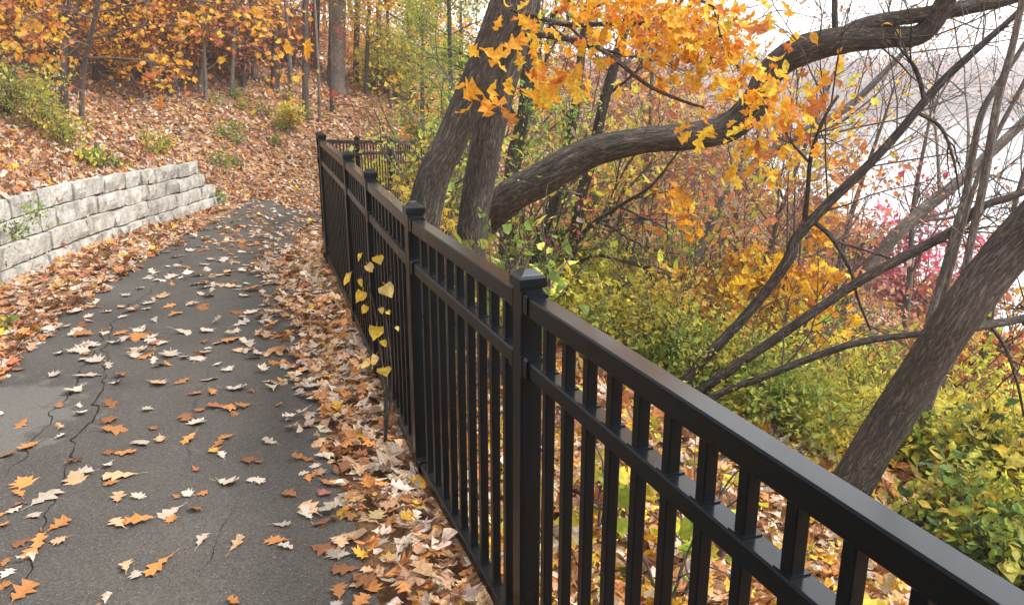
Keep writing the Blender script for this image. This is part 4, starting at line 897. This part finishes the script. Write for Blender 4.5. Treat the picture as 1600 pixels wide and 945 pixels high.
# ------------------------------------------------------------------ shrubs
def shrub(px, Yd, h, pal, per, size, lab, k='ovate', stems=7, spread=.7, name='shrub', group=None, bark='twig', lev=2, kids=(3, 5), droop=.3, z=None, jit=.05, top=None, thick=1.):
    x, y = px
    if Yd is None: q = ground_hit(x, y, 2.5); X_, Yd = q[0], q[1]
    else: r_ = ray(x, y); X_ = r_[0]/r_[1]*Yd
    b = np.array([X_, Yd, tz(X_, Yd)-.04 if z is None else z])
    if top is not None: h = max(.3, P(x, top, Yd)[2]-b[2])/1.15
    t = Tree(name, lab, 'shrub', group); t.base = b.copy()
    for i in range(stems):
        a = t.g.uniform(0, 6.28); d = np.array([math.cos(a)*spread*t.g.uniform(.3, 1), math.sin(a)*spread*t.g.uniform(.3, 1), 1.])
        grow(b+np.array([math.cos(a), math.sin(a), 0])*.05*h, d, h*t.g.uniform(.6, 1.05), (.012*h+.0025)*thick, lev, t.g, t.tubes, t.tips, kids, .75, .02, .14, .2)
    if per == 0: t.tips = []; return t.done(bark)
    return t.foliage(per, size, pal, k, droop=droop, jit=jit, jitc=.3, byb=12).done(bark)
for x, y in WEED:
    if y > 150+ (320-x)*.35+40 or x > 300: shrub((x, y), None, rg.uniform(.18, .4), GREEN if x % 2 < 1 else YGREEN, 4, .055, 'small weed showing green and yellow through the leaf litter on the hillside', stems=7, spread=1., lev=1, name='weed', group='weeds in the hillside litter')
shrub((45, 205), None, .62, YGREEN, 4, .045, 'yellow-green bush on the bank above the stone wall at the left', stems=10, spread=1.)
shrub((95, 225), None, .45, YGREEN, 4, .042, 'second yellow-green bush on the bank, right of the larger one', stems=10, spread=1.1)
shrub((12, 180), None, .7, YGREEN, 4, .05, 'feathery yellow-green bush on the bank at the left edge', stems=9, spread=1.)
shrub((150, 265), None, .3, GREEN, 5, .06, 'small green weed just above the stone wall', stems=7, spread=1., lev=1)
shrub((240, 240), None, .3, YGREEN, 5, .06, 'small yellowing weed above the right half of the stone wall', stems=7, spread=1., lev=1)
shrub((340, 316), None, .22, GREEN, 5, .05, 'small green weed at the foot of the end of the stone wall', stems=7, spread=1., lev=1)
shrub((22, 352), 6.55, .07, GREEN, 4, .03, 'tiny weed growing from the joints of the stone wall at the left edge', stems=5, lev=1, z=.50)
shrub((58, 340), 6.8, .06, GREEN, 4, .03, 'tiny weed on the stone wall right of the one at the edge', stems=5, lev=1, z=.60)
shrub((12, 520), None, .14, YGREEN, 2, .045, 'small yellow-green plant among the leaves at the foot of the wall', stems=6, lev=1)
shrub((412, 185), None, .5, YGREEN, 4, .06, 'small yellow bush on the slope left of the path bend', stems=6, lev=1)
for i, (x, y, Yd, h, lab) in enumerate([(548, 196, 17.5, .6, 'yellow bush behind the far fence, left of its middle post'), (590, 196, 18, .7, 'yellow bush behind the far fence, right of its middle post'), (455, 205, None, .5, 'low yellowing bush above the path at the bend')]):
    shrub((x, y), Yd, h, YELLOW, 5, .08, lab, stems=8)
shrub((668, 300), 7.6, .8, YELLOW, 4, .07, 'yellow-leaved shrub between the far fence and the leaning trunks', stems=6, droop=.8, spread=.35)
shrub((672, 260), 9.5, 1.5, YGREEN, 5, .07, 'yellow-green shrub left of the leaning trunks', stems=7, spread=.4)
shrub((700, 260), 10.5, 2.4, GREEN, 6, .07, 'tall green shrub behind the leaning trunks', stems=10)
shrub((665, 200), 19, 1.6, YGREEN, 5, .09, 'yellow-green bush beyond the end of the far fence', stems=10)
shrub((815, 300), 6.6, 1.0, GREEN, 4, .035, 'fine-leaved green shrub growing over the root of the heavy limb', stems=9, spread=.5)
shrub((862, 300), 7.4, 1.6, GREEN, 4, .04, 'tall fine-leaved green shrub in front of the slim dark trunks', stems=9, spread=.45)
shrub((770, 410), 4.6, .75, GREEN, 4, .075, 'broad-leaved green plant behind the fence left of the post cap', 'heart', stems=6, spread=.3, lev=1, top=318)
shrub((800, 420), 4.4, .75, GREEN, 4, .07, 'broad-leaved green plant behind the fence close to the post cap', 'heart', stems=5, spread=.3, lev=1, top=345)
# the yellow-green thicket on the slope
TH = [(925, 480, 9.5, 1.3, YELLOW, 'bright yellow-green shrub right of the slim dark trunk'), (960, 520, 8.5, 1.0, YGREEN, 'low yellow-green shrub above the rail, right of the post cap'), (1010, 560, 7.8, 1.1, YGREEN, 'yellow-green shrub above the nearest rail, below the broken grey saplings'), (1050, 500, 10, 1.5, YGREEN, 'yellow-green shrub behind the broken grey saplings'), (1085, 560, 8.3, 1.3, YGREEN, 'dense yellow-green shrub left of the slanting bare stems'), (1120, 520, 9.6, 1.8, YELLOW, 'yellow shrub behind the slanting bare stems'), (1150, 600, 7.4, 1.1, YGREEN, 'yellow-green shrub between the slanting stems close above the rail'), (1200, 560, 8.6, 1.4, YGREEN, 'yellow-green shrub under the middle slanting stem'), (1250, 620, 7.2, 1.2, GREEN, 'greener shrub under the slanting stems left of the stout trunk'), (1240, 530, 10, 1.7, GREEN, 'green shrub between the upper slanting stems'), (1290, 580, 8.4, 1.4, YGREEN, 'yellow-green shrub touching the left side of the stout trunk'), (1300, 520, 11, 1.9, GREEN, 'green shrub left of the stout trunk, higher up'), (1260, 690, 6.2, .7, YELLOW, 'yellow shrub at the left foot of the stout trunk'), (1200, 660, 6.2, .7, YGREEN, 'low yellow-green shrub just above the rail left of the stout trunk'), (1370, 560, 10, 1.6, YELLOW, 'yellow shrub behind the stout trunk'), (1120, 460, 12, 2.0, YELLOW, 'tall yellow shrub left of the orange maple'), (1010, 440, 13, 1.6, RUST, 'rusty shrub behind the broken grey saplings'), (960, 440, 12.5, 1.3, YELLOW, 'yellow shrub in the hollow right of the slim dark trunk')]
for x, y, Yd, h, pal, lab in TH: shrub((x, y), max(Yd, 6.2), h*.78, pal+[ORANGE, GREEN, RUST, YELLOW][len(lab) % 4], 5, .056, lab, stems=13, spread=.85, jit=.06)
shrub((1150, 520), 6.6, 1.35, OAKY, 6, .085, 'orange maple sapling in the middle of the yellow-green thicket', 'maple', stems=8, spread=.5, top=372)
shrub((1425, 480), 20, 3.8, CRIMSON, 6, .16, 'crimson-leaved shrub near the water', 'small', stems=12, jit=.15, top=325)
shrub((1320, 480), 20, 3.0, RUST, 6, .14, 'rust-coloured shrub near the water left of the crimson one', 'small', stems=12, jit=.15, top=340)
shrub((1250, 440), 20, 3.4, PINK, 6, .14, 'dull pink shrub by the shore below the bend of the limb', 'small', stems=12, jit=.15, top=310)
shrub((1570, 430), 9, 1.8, [(3, (.75, .45, .03)), (1, (.7, .3, .03))], 6, .10, 'bright golden shrub right of the thin grey stems', stems=9)
shrub((1560, 600), 7.2, 1.9, ORANGE, 9, .065, 'orange shrub at the right edge above the golden thicket', stems=11)
shrub((1500, 560), 8.2, 1.7, RUST, 7, .07, 'rusty shrub right of the stout trunk', stems=11)
shrub((1620, 560), 6.8, 1.7, ORANGE, 7, .07, 'orange shrub cut by the right edge of the view', stems=11)
shrub((1480, 720), 5.8, .7, YELLOW, 6, .065, 'yellow shrub right of the thin stems at the right', stems=11, spread=.9)
shrub((1420, 760), 5.2, .9, [(3, (.5, .5, .05)), (2, (.6, .5, .06)), (1, (.2, .28, .05))], 6, .05, 'lime-yellow shrub between the stout trunk and the thin stems', stems=10, spread=.9)
shrub((1500, 800), 4.6, .75, YELLOW, 6, .05, 'yellow shrub above the end of the rail', stems=10, spread=1.)
shrub((1560, 860), 4.0, .6, DGREEN+YELLOW, 6, .055, 'dark green shrub with yellow leaves near the lower right corner', stems=11, spread=1.)
shrub((1450, 830), 4.3, .45, YELLOW+YGREEN+DGREEN, 6, .05, 'green and yellow low shrub just above the bright end of the rail', stems=10, spread=1.1)
shrub((1640, 820), 3.9, .7, YELLOW+YGREEN, 6, .055, 'yellow and green shrub at the right edge beside the corner shrub', stems=11, spread=.9)
shrub((1570, 700), 4.4, .6, [(3, (.72, .52, .05)), (1, (.6, .5, .1))], 4, .08, 'yellow broad-leaved sapling at the right edge', 'heart', stems=6, spread=.8)
shrub((1640, 730), 4.0, .7, [(3, (.72, .50, .05)), (1, (.6, .5, .1))], 4, .08, 'second yellow broad-leaved sapling, cut by the right edge', 'heart', stems=5, spread=.8)
for x, y, Yd, h, pal, lab in [(1400, 700, 5.2, .6, YELLOW, 'yellow-green bush at the right foot of the stout trunk'), (1515, 770, 4.3, .4, YGREEN, 'yellow-green bush above the bright part of the rail'), (1520, 770, 4.6, .5, YELLOW, 'golden bush behind the dark green corner shrubs'), (1590, 780, 4.3, .6, YGREEN, 'yellow-green bush at the right edge above the corner shrub'), (1500, 880, 3.4, .35, YGREEN+DGREEN, 'green and yellow bush touching the bright end of the rail'), (1590, 930, 3.1, .4, DGREEN, 'dark green bush in the very corner at the lower right'), (1550, 660, 5.6, .45, YELLOW, 'golden bush at the right edge under the orange shrub'), (1400, 790, 4.3, .3, YGREEN, 'yellow-green low bush right of the foot of the stout trunk')]:
    shrub((x, y), Yd, h, pal, 8, .05, lab, stems=12, spread=.8)
# leafless bushes whose grey twigs show through the thicket
rk = np.random.default_rng(55)
for i in range(16):
    x = rk.uniform(930, 1560); Yd = rk.uniform(4.9, 9); y = 480+(x-900)*.3
    shrub((x, y), Yd, rk.uniform(.6, 1.3), YELLOW, 0, .05, 'leafless grey-twigged bush among the yellow thicket', stems=7, spread=.9, name='bare_bush', group='leafless bushes in the thicket', bark='twig', lev=2, kids=(3, 4), thick=.8)
# thin saplings with a few leaves among the shrubs
rk = np.random.default_rng(90)
for i in range(34):
    x = rk.uniform(890, 1330); Yd = rk.uniform(6.5, 13); y = 470+ (x-900)*.25*(9/Yd); top = rk.uniform(210, 400)
    nm, pl = [('rust', RUST), ('orange', ORANGE), ('yellow', YELLOW), ('yellow', YELLOW)][i % 4]
    r_ = ray(x, y); X_ = r_[0]/r_[1]*Yd; z_ = tz(X_, Yd); q = P(x+rk.uniform(-20, 60), top, Yd)
    t = Tree('thin_sapling', f'thin {nm}-leaved sapling rising out of the thicket on the slope', 'sapling', f'thin {nm} saplings in the thicket')
    t.trunk([('w', X_, Yd, z_-.05, .018), ('w', (X_+q[0])/2+rk.normal(0, .08), Yd, (z_+q[2])/2, .013), ('w', q[0], Yd, q[2], .006)], .2, root=False, sides=6)
    t.branch(14, .3, 1, (.5, 1.1), 1, (3, 5), .8, .03, r=.4); t.foliage(2+i % 2, .05+.003*Yd, pl, 'ovate', jit=.06).done('twig' if i % 2 else 'bark_light')
# russet bushes on the slope across the hollow
ru = [(960, 330, 15, 'left'), (1040, 330, 14, 'middle'), (1100, 320, 16, 'right'), (1010, 250, 19, 'upper middle'), (930, 240, 20, 'upper left'), (1090, 240, 21, 'upper right')]
for x, y, Yd, w_ in ru: shrub((x, y+40), Yd, 2.2, RUST, 6, .11, f'russet-leaved bush across the hollow, the {w_} one of six', 'small', stems=12, spread=.8, jit=.1)

# low growth that closes the slope between the taller shrubs
rs_ = np.random.default_rng(77)
GRP = {'yellow-green': YGREEN, 'yellow': YELLOW, 'green': GREEN, 'orange': ORANGE}
for i in range(30):
    x, y = rs_.uniform(880, 1600), rs_.uniform(420, 760)
    if y > 480+(x-860)*.62: y = 480+(x-860)*.62-rs_.uniform(5, 60)
    if x > 1460 and y > 480: nm = rs_.choice(['yellow', 'orange'])
    else: nm = rs_.choice(['yellow-green', 'yellow', 'orange', 'yellow', 'green'])
    g_ = ground_hit(x, y, 3)
    if g_ is None or g_[1] > 24 or (x < 1380 and g_[1] < 5.9): continue
    k_ = .5+.05*g_[1]
    shrub((x, y), None, k_*rs_.uniform(.45, .8), GRP[nm], 6, .05+.003*g_[1], f'low {nm} shrub filling the slope between the taller shrubs', stems=10, spread=1.1, group=f'low {nm} shrubs on the slope', jit=.08)
for i, (x, y, Yd) in enumerate([(930, 520, 5.6), (975, 530, 5.9), (1010, 560, 5.5), (1040, 590, 5.4), (1060, 550, 6.4), (1100, 640, 5.4), (1140, 600, 5.8), (1170, 650, 5.3), (1200, 620, 5.9), (1235, 680, 5.2), (1260, 640, 5.8), (1290, 690, 5.2), (1300, 630, 6.2), (1090, 590, 6.0), (1230, 590, 6.6), (990, 500, 6.8), (940, 490, 7.2), (1150, 560, 6.8), (1180, 640, 4.6), (1225, 672, 4.5), (1265, 705, 4.3), (1290, 730, 4.2), (1245, 660, 4.9), (1150, 630, 4.9), (1205, 650, 5.1), (1290, 690, 4.7)]):
    nm = ('yellow-green', 'yellow', 'yellow-green', 'green')[i % 4]
    shrub((x, y), Yd, (.38 if Yd > 5.15 else .2)+.09*(i % 3), GRP[nm], 5, .040, f'low {nm} shrub filling the slope between the taller shrubs', stems=12, spread=1.2, group=f'low {nm} shrubs on the slope', jit=.06)
# leafy young growth under the hillside trees
for i in range(30):
    x, y = rs_.uniform(130, 700), rs_.uniform(30, 165)
    g_ = ground_hit(x, y, 9)
    if g_ is None or g_[1] > 40 or 130 < x < 235 or 465 < x < 550: continue
    nm = rs_.choice(['orange', 'copper', 'golden'], p=[.5, .25, .25]) if x < 540 else rs_.choice(['golden', 'yellow-green', 'orange'])
    pl = {'orange': ORANGE, 'copper': RUST, 'golden': YELLOW, 'yellow-green': YGREEN}[nm]
    shrub((x, y), None, rs_.uniform(.9, 2.2), pl, 9, .048+.003*g_[1], f'young {nm}-leaved sapling under the hillside trees', 'small', stems=7, spread=.6, name='sapling', group=f'{nm} saplings on the hillside', jit=.12)
# the yellow-leaved sapling on the path side of the fence
t = Tree('sapling', 'little sapling with large yellow leaves growing against the fence beside the path', 'sapling')
b = np.array([-.62, 3.55, 0.]); t.base = b
stems_ = []
for pxs in ([(600, 600), (590, 520), (580, 460), (560, 405)], [(605, 600), (603, 500), (595, 440), (590, 380)], [(612, 590), (602, 480), (612, 420)]):
    pts = catmull(np.array([b]+[P(x, y, 3.62) for x, y in pxs]), 40); stems_.append(pts); t.add(*trunk_tube(pts[::3], [.006, .005, .0045, .0035, .0025], 24, 5, 0, 1))
ALLST = np.concatenate(stems_)
for x, y, s, yaw in [(588, 404, 17, .3), (566, 402, 14, -.5), (572, 418, 17, .6), (550, 432, 22, -.6), (562, 440, 15, .1), (570, 458, 23, -.3), (598, 448, 25, .5), (573, 482, 16, -.4), (594, 486, 12, .2), (590, 512, 25, -.1), (596, 536, 15, .3), (590, 558, 22, -.4), (618, 516, 10, .5), (604, 492, 8, .5), (598, 578, 18, .2), (580, 566, 20, -.6)]:
    q = P(x, y-8, 3.55-abs(yaw)*.05); s = s*.82; near_ = ALLST[np.argmin(np.linalg.norm(ALLST-q+[0, 0, .05], axis=1))]
    ax_ = np.array([yaw, -.25, -.8]); t.add(*trunk_tube(np.array([near_, (near_+q)/2+[0, 0, .012], q]), [.0022, .0016, .0014], 8, 4, 0, 1))
    t.crown.append(leaves(q[None], ax_[None], np.array([[yaw*.8+rng.normal(0, .2), -1., .35]]), s/FPX*3.9*1.3, pick([(3, (.78, .52, .07)), (1, (.80, .58, .2))], 1, .1), 'heart' if yaw > -.45 else 'ovate'))
t.done('bark_dark')
# vine and seedlings behind the pickets
for i, (x, y, Yd, lab) in enumerate([(1040, 860, 2.45, 'lime-green vine climbing just behind the near pickets'), (930, 700, 2.9, 'yellow-green seedling behind the near pickets right of the post'), (1110, 800, 2.7, 'pale green seedling behind the pickets under the middle rail'), (1330, 900, 2.0, 'large-leaved yellow seedling behind the last pickets')]):
    shrub((x, y), Yd, .55 if i != 3 else .4, [(2, (.42, .50, .07)), (2, (.62, .52, .06))] if i < 3 else YELLOW, 1, .075, lab, 'heart', stems=3, spread=.5, lev=1, name='seedling')

# ------------------------------------------------------------------ far shore woods
n = 70000
px_ = rng.uniform(-60, 300, n); d_ = rng.uniform(0, 70, n)
lump = fbm(np.c_[px_/9, d_/9, px_*0], 31, 3); zt = np.interp(d_, [0, 70], [-6.8, -1])
zz_ = zt+rng.uniform(0, 1, n)**.7*(4+9*lump)
pos = np.c_[px_, 180+d_+rng.normal(0, 1, n), zz_]
cc_ = pick([(3, (.34, .27, .25)), (3, (.30, .25, .26)), (2, (.40, .26, .22)), (1, (.46, .24, .2)), (1, (.3, .3, .2))], n, .25)
v, f, c = leaves(pos, rng.normal(0, 1, (n, 3)), np.array([0, -1., .3])+rng.normal(0, .6, (n, 3)), 1.1*np.exp(rng.normal(0, .3, n)), cc_, 'tri')
kind(mesh_obj('far_wood', v, f, M['farleaf'], col=c), 'stuff')

# ------------------------------------------------------------------ the misty air
import bmesh
hb = [(-950, -80, -14), (950, 1560, 30)]
HV = [[x, y, z] for z in (hb[0][2], hb[1][2]) for y in (hb[0][1], hb[1][1]) for x in (hb[0][0], hb[1][0])]
hm, hn, hl, hbs, hout = newmat('misty_air'); hn.remove(hbs)
pv = hn.new('ShaderNodeVolumePrincipled'); pv.inputs['Density'].default_value = .0019; pv.inputs['Color'].default_value = (.95, .94, .96, 1); pv.inputs['Anisotropy'].default_value = .3
hl.new(pv.outputs[0], hout.inputs['Volume'])
kind(mesh_obj('haze', HV, np.array([[0, 2, 3, 1], [4, 5, 7, 6], [0, 1, 5, 4], [2, 6, 7, 3], [0, 4, 6, 2], [1, 3, 7, 5]]), hm), 'stuff')
